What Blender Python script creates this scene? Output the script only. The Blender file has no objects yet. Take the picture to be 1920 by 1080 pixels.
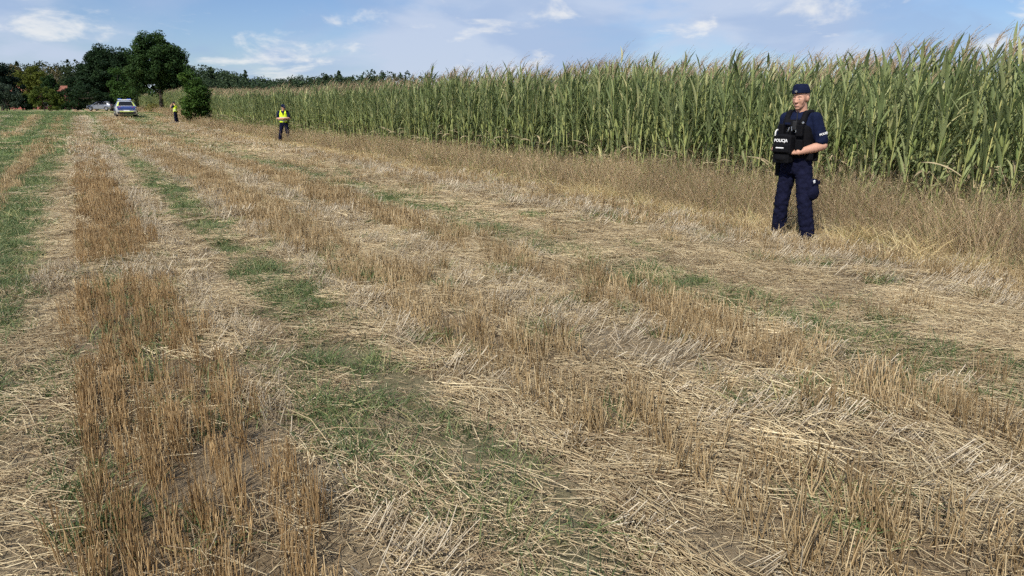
import bpy, bmesh, math, random
import numpy as np
from mathutils import Vector, Matrix, Euler

R = math.radians
scene = bpy.context.scene
COL = scene.collection
rng = np.random.default_rng(11)
random.seed(5)

# ------------------------------------------------------------------ camera
cam_d = bpy.data.cameras.new('camera')
cam_d.sensor_width = 36.0
cam_d.lens = 36.0 * 1390 / 1920
cam_d.clip_start = 0.05
cam_d.clip_end = 6000
cam = bpy.data.objects.new('camera', cam_d)
COL.objects.link(cam)
cam.location = (0, 0, 1.6)
cam.rotation_euler = (R(90 - 13.745), 0, 0)
scene.camera = cam

# ------------------------------------------------------------------ sun + sky
SUN_EL, SUN_AZ = 45.0, 206.0          # azimuth: clockwise from +Y (view direction), where the sun stands
world = bpy.data.worlds.new('World')
scene.world = world
world.use_nodes = True
wn, wl = world.node_tree.nodes, world.node_tree.links
wn.clear()


def N(nodes, t, **kw):
    n = nodes.new(t)
    for k, v in kw.items():
        if k == 'inp':
            for i, val in v.items():
                n.inputs[i].default_value = val
        else:
            setattr(n, k, v)
    return n


def ramp(nodes, stops, interp='LINEAR'):
    n = nodes.new('ShaderNodeValToRGB')
    cr = n.color_ramp
    cr.interpolation = interp
    while len(cr.elements) > 1:
        cr.elements.remove(cr.elements[-1])
    cr.elements[0].position = stops[0][0]
    cr.elements[0].color = (*stops[0][1], 1) if len(stops[0][1]) == 3 else stops[0][1]
    for p, c in stops[1:]:
        e = cr.elements.new(p)
        e.color = (*c, 1) if len(c) == 3 else c
    return n


sky = N(wn, 'ShaderNodeTexSky', sky_type='NISHITA', sun_disc=False, sun_elevation=R(SUN_EL), sun_rotation=R(SUN_AZ),
        altitude=100, air_density=1.0, dust_density=0.3, ozone_density=3.0)
tc = N(wn, 'ShaderNodeTexCoord')
sep = N(wn, 'ShaderNodeSeparateXYZ')
wl.new(tc.outputs['Generated'], sep.inputs[0])
# a cloud deck: direction projected on a layer overhead
zc = N(wn, 'ShaderNodeMath', operation='MAXIMUM', inp={1: 0.0})
wl.new(sep.outputs['Z'], zc.inputs[0])
za = N(wn, 'ShaderNodeMath', operation='ADD', inp={1: 0.42})
wl.new(zc.outputs[0], za.inputs[0])
dv = N(wn, 'ShaderNodeVectorMath', operation='DIVIDE')
cmb = N(wn, 'ShaderNodeCombineXYZ')
for i in range(3):
    wl.new(za.outputs[0], cmb.inputs[i])
wl.new(tc.outputs['Generated'], dv.inputs[0])
wl.new(cmb.outputs[0], dv.inputs[1])


def cloud_layer(scale, detail, rough, lo, hi, off, dist=0.4, stretch=(1, 1, 0.4)):
    mp = N(wn, 'ShaderNodeMapping')
    mp.inputs['Location'].default_value = off
    mp.inputs['Scale'].default_value = stretch
    wl.new(dv.outputs[0], mp.inputs[0])
    nz = N(wn, 'ShaderNodeTexNoise', inp={'Scale': scale, 'Detail': detail, 'Roughness': rough, 'Distortion': dist})
    wl.new(mp.outputs[0], nz.inputs['Vector'])
    mr = N(wn, 'ShaderNodeMapRange', interpolation_type='SMOOTHSTEP', inp={1: lo, 2: hi, 3: 0.0, 4: 1.0})
    wl.new(nz.outputs['Fac'], mr.inputs[0])
    return mr.outputs[0]


SKY_K = 0.085
tint = N(wn, 'ShaderNodeMix', data_type='RGBA', blend_type='MULTIPLY', inp={0: 1.0})
wl.new(sky.outputs[0], tint.inputs[6])
tint.inputs[7].default_value = (0.84, 0.92, 1.14, 1)
prev = tint.outputs[2]


def over(prev, fac, amount, col):
    m = N(wn, 'ShaderNodeMath', operation='MULTIPLY', inp={1: amount})
    wl.new(fac, m.inputs[0])
    mx = N(wn, 'ShaderNodeMix', data_type='RGBA')
    wl.new(m.outputs[0], mx.inputs[0])
    wl.new(prev, mx.inputs[6])
    mx.inputs[7].default_value = (*[c / SKY_K for c in col], 1)
    return mx.outputs[2]


veil = cloud_layer(1.9, 8, 0.52, 0.38, 0.58, (3.1, 1.7, 0), stretch=(1, 1, 2.2))
grey = cloud_layer(2.4, 7, 0.5, 0.46, 0.60, (7.3, 4.4, 2), stretch=(1, 1, 2.4))
puff = cloud_layer(5.0, 9, 0.58, 0.56, 0.72, (1.4, 8.2, 5), 0.3, stretch=(1, 1, 2.0))
prev = over(prev, veil, 0.85, (0.52, 0.595, 0.745))
prev = over(prev, grey, 0.6, (0.31, 0.435, 0.665))
prev = over(prev, puff, 0.7, (0.86, 0.85, 0.83))
bg = N(wn, 'ShaderNodeBackground', inp={1: SKY_K})
wl.new(prev, bg.inputs[0])
wo = N(wn, 'ShaderNodeOutputWorld')
wl.new(bg.outputs[0], wo.inputs[0])

sun_d = bpy.data.lights.new('sun', 'SUN')
sun_d.energy = 4.9
sun_d.angle = R(0.9)
sun_d.color = (1.0, 0.945, 0.85)
sun = bpy.data.objects.new('sun', sun_d)
COL.objects.link(sun)
sv = Vector((math.sin(R(SUN_AZ)) * math.cos(R(SUN_EL)), math.cos(R(SUN_AZ)) * math.cos(R(SUN_EL)), math.sin(R(SUN_EL))))
sun.rotation_euler = sv.to_track_quat('Z', 'Y').to_euler()
sun.location = sv * 50

vs = scene.view_settings
vs.view_transform = 'Standard'
vs.look = 'None'
vs.exposure = 0.12
vs.gamma = 1.0
vs.use_curve_mapping = False
scene.render.engine = 'CYCLES'
scene.cycles.max_bounces = 4
scene.cycles.diffuse_bounces = 2
scene.cycles.glossy_bounces = 2
scene.cycles.transmission_bounces = 3
scene.cycles.use_denoising = False
scene.cycles.use_adaptive_sampling = True
scene.cycles.adaptive_threshold = 0.04
scene.cycles.adaptive_min_samples = 24

# ------------------------------------------------------------------ field frame: u across the rows, v along them
XK = 0.9714                       # the view is pitched: columns at the horizon sit this much closer
TH = R(29.8)
CU, SU = math.cos(TH), math.sin(TH)


def uv2xy(u, v):
    return u * CU - v * SU, u * SU + v * CU


def xy2uv(x, y):
    return x * CU + y * SU, -x * SU + y * CU


def sstep(a, b, x):
    t = np.clip((np.asarray(x, float) - a) / (b - a), 0, 1)
    return t * t * (3 - 2 * t)


_perm = np.random.default_rng(3).random((256, 256))


def vnoise(x, y):
    """smooth value noise 0..1, numpy"""
    x = np.asarray(x, float); y = np.asarray(y, float)
    xi = np.floor(x).astype(int); yi = np.floor(y).astype(int)
    xf = x - xi; yf = y - yi
    xf = xf * xf * (3 - 2 * xf); yf = yf * yf * (3 - 2 * yf)
    g = lambda a, b: _perm[a % 256, b % 256]
    return (g(xi, yi) * (1 - xf) + g(xi + 1, yi) * xf) * (1 - yf) + (g(xi, yi + 1) * (1 - xf) + g(xi + 1, yi + 1) * xf) * yf


def terrain(x, y):
    u, v = xy2uv(np.asarray(x, float), np.asarray(y, float))
    z = 0.9 * sstep(58, 100, v) - 0.10 * np.exp(-((v - 37) / 12) ** 2)
    z = z + 6.0 * sstep(190, 420, v)
    near = np.exp(-(v / 40) ** 2)
    z = z + near * (0.05 * (vnoise(u * 0.9 + 5, v * 0.35) - 0.5) + 0.035 * (vnoise(u * 3.1, v * 2.3) - 0.5))
    return z


def tz(x, y):
    return float(terrain(x, y))


# ------------------------------------------------------------------ materials
def new_mat(name):
    m = bpy.data.materials.new(name)
    m.use_nodes = True
    nt = m.node_tree
    nt.nodes.clear()
    out = nt.nodes.new('ShaderNodeOutputMaterial')
    return m, nt.nodes, nt.links, out


def mat(name, c, rough=0.7, var=0.25, scale=14.0, metallic=0.0, spec=0.3, bump=0.0, bscale=60.0, c2=None, coat=0.0):
    """plain material with noise variation on object coordinates"""
    m, n, l, out = new_mat(name)
    b = N(n, 'ShaderNodeBsdfPrincipled', inp={'Roughness': rough, 'Metallic': metallic, 'Specular IOR Level': spec, 'Coat Weight': coat})
    t = N(n, 'ShaderNodeTexCoord')
    nz = N(n, 'ShaderNodeTexNoise', inp={'Scale': scale, 'Detail': 5.0, 'Roughness': 0.6})
    l.new(t.outputs['Object'], nz.inputs['Vector'])
    a = tuple(max(0, x * (1 - var)) for x in c)
    d = tuple(min(1, x * (1 + var)) for x in c) if c2 is None else c2
    r = ramp(n, [(0.3, a), (0.7, d)])
    l.new(nz.outputs['Fac'], r.inputs[0])
    l.new(r.outputs[0], b.inputs['Base Color'])
    if bump:
        nb = N(n, 'ShaderNodeTexNoise', inp={'Scale': bscale, 'Detail': 3.0})
        l.new(t.outputs['Object'], nb.inputs['Vector'])
        bp = N(n, 'ShaderNodeBump', inp={'Strength': bump, 'Distance': 0.01})
        l.new(nb.outputs['Fac'], bp.inputs['Height'])
        l.new(bp.outputs[0], b.inputs['Normal'])
    l.new(b.outputs[0], out.inputs[0])
    return m


def fibre_mat(name, stops, trans=0.25, rough=0.6, rand=0.35, spec=0.25):
    """straw / leaf material: 'tint' attribute (one value per straw or leaf) through a ramp, brightness varied per object"""
    m, n, l, out = new_mat(name)
    at = N(n, 'ShaderNodeAttribute', attribute_name='tint')
    oi = N(n, 'ShaderNodeObjectInfo')
    r = ramp(n, stops)
    ad = N(n, 'ShaderNodeMath', operation='MULTIPLY_ADD', inp={1: 0.3, 2: -0.15})
    l.new(oi.outputs['Random'], ad.inputs[0])
    a2 = N(n, 'ShaderNodeMath', operation='ADD', use_clamp=True)
    l.new(ad.outputs[0], a2.inputs[0]); l.new(at.outputs['Fac'], a2.inputs[1])
    l.new(a2.outputs[0], r.inputs[0])
    mr = N(n, 'ShaderNodeMapRange', inp={1: 0, 2: 1, 3: 1 - rand, 4: 1 + rand})
    l.new(oi.outputs['Random'], mr.inputs[0])
    hs = N(n, 'ShaderNodeHueSaturation')
    l.new(mr.outputs[0], hs.inputs['Value']); l.new(r.outputs[0], hs.inputs['Color'])
    b = N(n, 'ShaderNodeBsdfPrincipled', inp={'Roughness': rough, 'Specular IOR Level': spec})
    l.new(hs.outputs[0], b.inputs['Base Color'])
    if trans:
        tr = N(n, 'ShaderNodeBsdfTranslucent')
        l.new(hs.outputs[0], tr.inputs[0])
        mx = N(n, 'ShaderNodeMixShader', inp={0: trans})
        l.new(b.outputs[0], mx.inputs[1]); l.new(tr.outputs[0], mx.inputs[2])
        l.new(mx.outputs[0], out.inputs[0])
    else:
        l.new(b.outputs[0], out.inputs[0])
    return m


# ------------------------------------------------------------------ mesh helpers
def mesh_np(name, V, F, mats=(), tint=None, midx=None, smooth=False):
    """V (n,3); F list of equal-length index arrays or one (m,k) array"""
    me = bpy.data.meshes.new(name)
    V = np.asarray(V, np.float32)
    me.vertices.add(len(V))
    me.vertices.foreach_set('co', V.ravel())
    F = np.asarray(F, np.int32)
    m, k = F.shape
    me.loops.add(m * k)
    me.loops.foreach_set('vertex_index', F.ravel())
    me.polygons.add(m)
    me.polygons.foreach_set('loop_start', np.arange(0, m * k, k, dtype=np.int32))
    me.polygons.foreach_set('loop_total', np.full(m, k, np.int32))
    for q in mats:
        me.materials.append(q)
    if midx is not None:
        me.polygons.foreach_set('material_index', np.asarray(midx, np.int32))
    if smooth:
        me.polygons.foreach_set('use_smooth', np.ones(m, bool))
    if tint is not None:
        a = me.attributes.new('tint', 'FLOAT', 'POINT')
        a.data.foreach_set('value', np.asarray(tint, np.float32))
    me.update(calc_edges=True)
    me.validate()
    return me


def link(name, me, parent=None, label=None, category=None, group=None, kind=None, coll=None):
    o = bpy.data.objects.new(name, me)
    (coll or COL).objects.link(o)
    if parent is not None:
        o.parent = parent
    for k, v in (('label', label), ('category', category), ('group', group), ('kind', kind)):
        if v:
            o[k] = v
    return o


def empty(name, loc, rz=0, label=None, category=None, group=None):
    o = bpy.data.objects.new(name, None)
    COL.objects.link(o)
    o.empty_display_size = 0.2
    o.location = loc
    o.rotation_euler = (0, 0, rz)
    for k, v in (('label', label), ('category', category), ('group', group)):
        if v:
            o[k] = v
    return o


def norm(a):
    return a / np.maximum(np.linalg.norm(a, axis=-1, keepdims=True), 1e-9)


def fibres(P, D, L, W, sides=3, segs=1, bend=None, taper=0.7, tint=None, flat=False):
    """N thin tubes or ribbons. P,D (N,3), L,W (N,). bend (N,3) is added quadratically along the length"""
    P = np.asarray(P, float); D = norm(np.asarray(D, float)); n = len(P)
    L = np.broadcast_to(L, (n,)).astype(float); W = np.broadcast_to(W, (n,)).astype(float)
    if bend is None:
        bend = np.zeros((n, 3))
    up = np.where(np.abs(D[:, 2:3]) > 0.9, np.array([[1.0, 0, 0]]), np.array([[0, 0, 1.0]]))
    ang = np.random.default_rng(n).random(n) * 6.28
    A = norm(np.cross(D, up)); B = np.cross(D, A)
    A, B = A * np.cos(ang)[:, None] + B * np.sin(ang)[:, None], -A * np.sin(ang)[:, None] + B * np.cos(ang)[:, None]
    rings = []
    for s in range(segs + 1):
        t = s / segs
        C = P + D * (L * t)[:, None] + bend * (t * t * L)[:, None]
        tp = (1 - t) + t * taper
        w = (W * tp)[:, None]
        if flat:
            rings.append(np.stack([C - A * w, C + A * w], 1))
        else:
            rings.append(np.stack([C + (A * math.cos(6.2832 * k / sides) + B * math.sin(6.2832 * k / sides)) * w for k in range(sides)], 1))
    k = 2 if flat else sides
    V = np.stack(rings, 1).reshape(-1, 3)              # n, segs+1, k
    base = (np.arange(n) * (segs + 1) * k)[:, None]
    fs = []
    for s in range(segs):
        for q in range(1 if flat else k):
            q2 = (q + 1) % k
            fs.append(np.stack([s * k + q, s * k + q2, (s + 1) * k + q2, (s + 1) * k + q]))
    F = (base[:, None, :] + np.array(fs)[None]).reshape(-1, 4)
    T = None
    if tint is not None:
        T = np.repeat(np.broadcast_to(tint, (n,)), (segs + 1) * k)
    return V, F, T


def join(parts):
    """parts: list of (V,F,T[,mi]) -> V,F,T,midx"""
    vs_, fs_, ts_, ms_ = [], [], [], []
    o = 0
    for p in parts:
        V, F, T = p[:3]
        vs_.append(V); fs_.append(np.asarray(F) + o); o += len(V)
        ts_.append(np.full(len(V), 0.5) if T is None else T)
        ms_.append(np.full(len(F), p[3] if len(p) > 3 else 0))
    return np.concatenate(vs_), np.concatenate(fs_), np.concatenate(ts_), np.concatenate(ms_)


def dirs(az, el):
    return np.stack([np.cos(az) * np.cos(el), np.sin(az) * np.cos(el), np.sin(el)], -1)


def instancer(name, meshes, P, ROT, SC, IDX, label, category):
    """one object of kind stuff: geometry nodes put the given meshes on the points"""
    src = bpy.data.collections.new(name + '_sources')
    for i, me in enumerate(meshes):
        o = bpy.data.objects.new('%s_source_%02d' % (name, i), me)
        src.objects.link(o)
    me = bpy.data.meshes.new(name)
    me.vertices.add(len(P))
    me.vertices.foreach_set('co', np.asarray(P, np.float32).ravel())
    for nm, arr in (('rot', ROT), ('scl', SC)):
        a = me.attributes.new(nm, 'FLOAT_VECTOR', 'POINT')
        a.data.foreach_set('vector', np.asarray(arr, np.float32).ravel())
    a = me.attributes.new('idx', 'INT', 'POINT')
    a.data.foreach_set('value', np.asarray(IDX, np.int32))
    ob = link(name, me, label=label, category=category, kind='stuff')
    ng = bpy.data.node_groups.new(name + '_nodes', 'GeometryNodeTree')
    ng.interface.new_socket('Geometry', in_out='INPUT', socket_type='NodeSocketGeometry')
    ng.interface.new_socket('Geometry', in_out='OUTPUT', socket_type='NodeSocketGeometry')
    n, l = ng.nodes, ng.links
    gi, go = n.new('NodeGroupInput'), n.new('NodeGroupOutput')
    ci = n.new('GeometryNodeCollectionInfo')
    ci.inputs['Collection'].default_value = src
    ci.inputs['Separate Children'].default_value = True
    ci.inputs['Reset Children'].default_value = True
    iop = n.new('GeometryNodeInstanceOnPoints')
    iop.inputs['Pick Instance'].default_value = True

    def attr(nm, ty):
        a = n.new('GeometryNodeInputNamedAttribute')
        a.data_type = ty
        a.inputs['Name'].default_value = nm
        return [s for s in a.outputs if s.enabled and s.name == 'Attribute'][0]
    e2r = n.new('FunctionNodeEulerToRotation')
    l.new(attr('rot', 'FLOAT_VECTOR'), e2r.inputs[0])
    l.new(e2r.outputs[0], iop.inputs['Rotation'])
    l.new(attr('scl', 'FLOAT_VECTOR'), iop.inputs['Scale'])
    l.new(attr('idx', 'INT'), iop.inputs['Instance Index'])
    l.new(gi.outputs[0], iop.inputs['Points'])
    l.new(ci.outputs[0], iop.inputs['Instance'])
    l.new(iop.outputs[0], go.inputs[0])
    md = ob.modifiers.new('instances', 'NODES')
    md.node_group = ng
    return ob


# ------------------------------------------------------------------ ground
U0, U1 = -14.0, 12.0
# lateral profile of the field: (u, colour of the surface between the straws)
PALE, BROWN, GREEN, SOIL, GOLD, DRY = (0.47, 0.375, 0.225), (0.32, 0.225, 0.115), (0.145, 0.195, 0.060), (0.30, 0.245, 0.17), (0.42, 0.315, 0.165), (0.34, 0.265, 0.16)
PROFILE = [(-14, GREEN), (-12.6, PALE), (-11.8, GREEN), (-9.6, GREEN), (-9.0, PALE), (-8.4, GREEN), (-6.6, GREEN), (-6.1, PALE), (-5.5, GREEN),
           (-4.0, GREEN), (-3.6, PALE), (-3.2, GREEN), (-1.75, GREEN), (-1.45, BROWN), (-1.25, GREEN), (-0.65, GREEN), (-0.4, PALE), (-0.2, BROWN),
           (0.6, BROWN), (0.75, PALE), (1.10, PALE), (1.22, GREEN), (1.60, GREEN), (1.75, PALE), (2.3, BROWN), (2.6, BROWN), (2.8, PALE), (3.4, PALE),
           (3.6, BROWN), (4.1, BROWN)]
PROFILE2 = [(4.0, BROWN), (4.3, GREEN), (4.9, GREEN), (5.1, PALE), (6.4, PALE), (6.8, GOLD), (7.6, GOLD), (8.0, DRY), (10.0, DRY), (10.6, SOIL), (12, SOIL)]


def ground_material():
    m, n, l, out = new_mat('field_ground')
    g = N(n, 'ShaderNodeNewGeometry')
    du = N(n, 'ShaderNodeVectorMath', operation='DOT_PRODUCT'); du.inputs[1].default_value = (CU, SU, 0)
    dvv = N(n, 'ShaderNodeVectorMath', operation='DOT_PRODUCT'); dvv.inputs[1].default_value = (-SU, CU, 0)
    l.new(g.outputs['Position'], du.inputs[0]); l.new(g.outputs['Position'], dvv.inputs[0])
    cb = N(n, 'ShaderNodeCombineXYZ')
    vs_ = N(n, 'ShaderNodeMath', operation='MULTIPLY', inp={1: 0.22})
    l.new(dvv.outputs['Value'], vs_.inputs[0])
    l.new(du.outputs['Value'], cb.inputs[0]); l.new(vs_.outputs[0], cb.inputs[1])
    nz = N(n, 'ShaderNodeTexNoise', inp={'Scale': 1.3, 'Detail': 5.0, 'Roughness': 0.65})
    l.new(cb.outputs[0], nz.inputs['Vector'])
    wob = N(n, 'ShaderNodeMath', operation='MULTIPLY_ADD', inp={1: 0.5, 2: -0.25})
    l.new(nz.outputs['Fac'], wob.inputs[0])
    uu = N(n, 'ShaderNodeMath', operation='ADD')
    l.new(du.outputs['Value'], uu.inputs[0]); l.new(wob.outputs[0], uu.inputs[1])

    def seg(profile):
        a, b = profile[0][0], profile[-1][0]
        mr = N(n, 'ShaderNodeMapRange', inp={1: a, 2: b, 3: 0, 4: 1})
        l.new(uu.outputs[0], mr.inputs[0])
        r = ramp(n, [((p - a) / (b - a), c) for p, c in profile])
        l.new(mr.outputs[0], r.inputs[0])
        return r.outputs[0]
    c1, c2 = seg(PROFILE), seg(PROFILE2)
    gt = N(n, 'ShaderNodeMath', operation='GREATER_THAN', inp={1: 4.05})
    l.new(uu.outputs[0], gt.inputs[0])
    mx = N(n, 'ShaderNodeMix', data_type='RGBA')
    l.new(gt.outputs[0], mx.inputs[0]); l.new(c1, mx.inputs[6]); l.new(c2, mx.inputs[7])
    # farther left the drills repeat: stripes of grass and stubble
    n2 = N(n, 'ShaderNodeTexNoise', inp={'Scale': 0.55, 'Detail': 6.0, 'Roughness': 0.6})
    cb2 = N(n, 'ShaderNodeCombineXYZ')
    v2 = N(n, 'ShaderNodeMath', operation='MULTIPLY', inp={1: 0.06})
    l.new(dvv.outputs['Value'], v2.inputs[0]); l.new(du.outputs['Value'], cb2.inputs[0]); l.new(v2.outputs[0], cb2.inputs[1])
    l.new(cb2.outputs[0], n2.inputs['Vector'])
    r2 = ramp(n, [(0.46, GREEN), (0.58, (0.20, 0.20, 0.085)), (0.70, PALE)])
    l.new(n2.outputs['Fac'], r2.inputs[0])
    far = N(n, 'ShaderNodeMapRange', inp={1: -5.0, 2: -8.0, 3: 0, 4: 1})
    l.new(uu.outputs[0], far.inputs[0])
    mx2 = N(n, 'ShaderNodeMix', data_type='RGBA')
    l.new(far.outputs[0], mx2.inputs[0]); l.new(mx.outputs[2], mx2.inputs[6]); l.new(r2.outputs[0], mx2.inputs[7])
    # patches of bare soil and fine mottling
    n3 = N(n, 'ShaderNodeTexNoise', inp={'Scale': 2.2, 'Detail': 8.0, 'Roughness': 0.7})
    l.new(g.outputs['Position'], n3.inputs['Vector'])
    m3 = N(n, 'ShaderNodeMapRange', inp={1: 0.54, 2: 0.66, 3: 0, 4: 0.6})
    l.new(n3.outputs['Fac'], m3.inputs[0])
    mx3 = N(n, 'ShaderNodeMix', data_type='RGBA')
    l.new(m3.outputs[0], mx3.inputs[0]); l.new(mx2.outputs[2], mx3.inputs[6]); mx3.inputs[7].default_value = (*SOIL, 1)
    # close by the straw is real and the sheet is soil, its colour darkened for the shadow between straws; farther off it carries the cover's own colour
    nr_ = N(n, 'ShaderNodeMapRange', inp={1: 6.0, 2: 20.0, 3: 0.22, 4: 1.0})
    l.new(dvv.outputs['Value'], nr_.inputs[0])
    nsoil_shade = ramp(n, [(0.3, (0.14, 0.105, 0.068)), (0.6, (0.22, 0.175, 0.12)), (0.75, (0.32, 0.27, 0.205))])
    l.new(n3.outputs['Fac'], nsoil_shade.inputs[0])
    mxn = N(n, 'ShaderNodeMix', data_type='RGBA')
    l.new(nr_.outputs[0], mxn.inputs[0]); l.new(nsoil_shade.outputs[0], mxn.inputs[6]); l.new(mx3.outputs[2], mxn.inputs[7])
    n4 = N(n, 'ShaderNodeTexNoise', inp={'Scale': 26.0, 'Detail': 8.0, 'Roughness': 0.75})
    l.new(g.outputs['Position'], n4.inputs['Vector'])
    m4 = N(n, 'ShaderNodeMapRange', inp={1: 0.3, 2: 0.7, 3: 0.55, 4: 1.4})
    l.new(n4.outputs['Fac'], m4.inputs[0])
    hs = N(n, 'ShaderNodeHueSaturation')
    l.new(m4.outputs[0], hs.inputs['Value']); l.new(mxn.outputs[2], hs.inputs['Color'])
    b = N(n, 'ShaderNodeBsdfPrincipled', inp={'Roughness': 0.95, 'Specular IOR Level': 0.1})
    l.new(hs.outputs[0], b.inputs['Base Color'])
    bp = N(n, 'ShaderNodeBump', inp={'Strength': 0.9, 'Distance': 0.03})
    l.new(n4.outputs['Fac'], bp.inputs['Height']); l.new(bp.outputs[0], b.inputs['Normal'])
    l.new(b.outputs[0], out.inputs[0])
    return m


def spaced(segs):
    out = []
    for a, b, s in segs:
        out.append(np.arange(a, b, s))
    return np.concatenate(out + [[segs[-1][1]]])


gu = spaced([(-2500, -200, 100), (-200, -40, 10), (-40, -8, 2), (-8, -3, 0.4), (-3, 8, 0.09), (8, 14, 0.5), (14, 60, 4), (60, 400, 30), (400, 2500, 150)])
gv = spaced([(-60, 0, 5), (0, 12, 0.11), (12, 30, 0.5), (30, 130, 3), (130, 600, 15), (600, 4000, 200)])
GU, GV = np.meshgrid(gu, gv)
GX, GY = uv2xy(GU, GV)
GZ = terrain(GX, GY)
V = np.stack([GX, GY, GZ], -1).reshape(-1, 3)
nu, nv = len(gu), len(gv)
i = (np.arange(nv - 1)[:, None] * nu + np.arange(nu - 1)[None]).ravel()
F = np.stack([i, i + 1, i + 1 + nu, i + nu], -1)
link('ground', mesh_np('ground', V, F, [ground_material()], smooth=True), kind='structure')

# pale farm track across the far end of the field
tx = np.linspace(-150, -55, 60)
ty = 132 + 2.0 * np.sin(tx * 0.06) - (tx + 100) * 0.05
tv = []
for x_, y_ in zip(tx, ty):
    for o_ in (-1.6, 1.6):
        tv.append((x_, y_ + o_, tz(x_, y_ + o_) + 0.03))
tf = [(2 * k, 2 * k + 2, 2 * k + 3, 2 * k + 1) for k in range(59)]
link('farm_track', mesh_np('farm_track', tv, tf, [mat('track_sand', (0.42, 0.35, 0.25), 0.95, 0.2, 1.5)]), kind='structure')

# ------------------------------------------------------------------ trees
BARK = mat('bark', (0.075, 0.06, 0.045), 0.9, 0.4, 9, bump=0.6, bscale=25)
BARK_PALE = mat('pale_bark', (0.42, 0.38, 0.31), 0.9, 0.3, 6)


def leaf_cloud(centers, radii, n, size, r, squash=0.8):
    """n leaf-sized quads gathered in clumps"""
    k = r.integers(0, len(centers), n)
    d = norm(r.normal(size=(n, 3)))
    rad = radii[k] * (0.35 + 0.65 * r.random(n) ** 0.5)
    P = centers[k] + d * rad[:, None] * np.array([1, 1, squash])
    nr = norm(d + 0.9 * r.normal(size=(n, 3)) + np.array([0, 0, 0.35]))
    a = norm(np.cross(nr, r.normal(size=(n, 3))))
    b = np.cross(nr, a)
    s = size * (0.6 + 0.8 * r.random(n))[:, None]
    V = np.stack([P - a * s * 0.6, P - b * s * 0.35 + nr * s * 0.1, P + a * s * 0.7, P + b * s * 0.35 + nr * s * 0.1], 1).reshape(-1, 3)
    F = np.arange(n * 4).reshape(-1, 4)
    tint = np.repeat(np.clip(0.5 + 0.22 * r.normal(size=len(centers)), 0, 1)[k] * 0.6 + 0.4 * r.random(n), 4)
    return V, F, tint


def crown_centers(shape, r, n):
    """clump centres in a crown; shape: list of (cx,cy,cz,rx,ry,rz) lobes"""
    sh = np.array(shape, float)
    w = sh[:, 3] * sh[:, 4] * sh[:, 5]
    k = r.choice(len(sh), n, p=w / w.sum())
    d = norm(r.normal(size=(n, 3)))
    rad = 0.25 + 0.72 * r.random(n) ** 0.45
    return sh[k, :3] + d * rad[:, None] * sh[k, 3:], k


def trunk_mesh(h, rad, tips, r, lean=0.0, first=0.25):
    parts = []
    def tube(p0, p1, r0, r1, segs=4, sides=7):
        pts = [np.array(p0) + (np.array(p1) - np.array(p0)) * (s / segs) for s in range(segs + 1)]
        for s in range(1, segs):
            pts[s] = pts[s] + r.normal(size=3) * r0 * 0.35
        V = []
        ax = norm(np.array(p1) - np.array(p0))
        a = norm(np.cross(ax, [0.31, 0.9, 0.17])); b = np.cross(ax, a)
        for s, p in enumerate(pts):
            rr = r0 + (r1 - r0) * s / segs
            if s == 0:
                rr *= 1.25
            for q in range(sides):
                V.append(p + (a * math.cos(6.2832 * q / sides) + b * math.sin(6.2832 * q / sides)) * rr)
        F = [(s * sides + q, s * sides + (q + 1) % sides, (s + 1) * sides + (q + 1) % sides, (s + 1) * sides + q) for s in range(segs) for q in range(sides)]
        parts.append((np.array(V), np.array(F), None))
    top = np.array([lean * h, 0, h * 0.75])
    tube((0, 0, -0.15), top, rad, rad * 0.35, 6)
    for t in tips:
        f = min(0.9, max(first, (t[2] / h) * 0.62))
        p0 = top * f
        tube(p0, t, rad * (1 - 0.6 * f) * 0.5, rad * 0.06, 4, 5)
    return join(parts)[:3]


def tree(name, px, depth, base_up, h, shape, n_leaf, leaf, stops, label, trunk_r=0.25, clumps=90, clump_r=0.5, seed=1, bark=None, category='tree', limbs=14, trans=0.3, offs=0.0):
    """px: photo column; depth: metres along the view; shape in metres relative to base"""
    r = np.random.default_rng(seed)
    x = (px - 960) / 1390 * XK * depth
    y = depth
    root = empty(name, (x, y, tz(x, y) + base_up), 0, label, category)
    cc, k = crown_centers(shape, r, clumps)
    cr = clump_r * (0.6 + 0.8 * r.random(clumps))
    V, F, T = leaf_cloud(cc, cr, n_leaf, leaf, r)
    V[:, 2] = np.maximum(V[:, 2], 0.05)
    fm = fibre_mat(name + '_foliage_' + str(seed), stops, trans, 0.6, 0.0, 0.12)
    link('crown', mesh_np('crown', V, F, [fm], T), root)
    tips = cc[r.choice(clumps, min(limbs, clumps), replace=False)]
    TV, TF, _ = trunk_mesh(h, trunk_r, tips, r)
    link('trunk', mesh_np('trunk', TV, TF, [bark or BARK], smooth=True), root)
    return root


DARK_G = [(0.0, (0.0134, 0.0316, 0.0113)), (0.5, (0.0292, 0.0618, 0.0179)), (1.0, (0.0618, 0.1067, 0.0292))]
OAK_G = [(0.0, (0.0101, 0.0242, 0.011)), (0.5, (0.0201, 0.0422, 0.0161)), (1.0, (0.0403, 0.0704, 0.0242))]
BUSH_G = [(0.0, (0.0246, 0.0541, 0.0118)), (0.5, (0.059, 0.113, 0.0216)), (1.0, (0.1081, 0.1769, 0.0344))]
OLIVE_G = [(0.0, (0.0504, 0.0655, 0.012)), (0.5, (0.0958, 0.1159, 0.0202)), (1.0, (0.1512, 0.1613, 0.0353))]
CONE_G = [(0.0, (0.0067, 0.0151, 0.0092)), (0.5, (0.0118, 0.0252, 0.0151)), (1.0, (0.0235, 0.0437, 0.0252))]
GREY_G = [(0.0, (0.0216, 0.036, 0.0238)), (0.5, (0.0396, 0.0612, 0.0396)), (1.0, (0.0648, 0.0864, 0.0576))]
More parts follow.
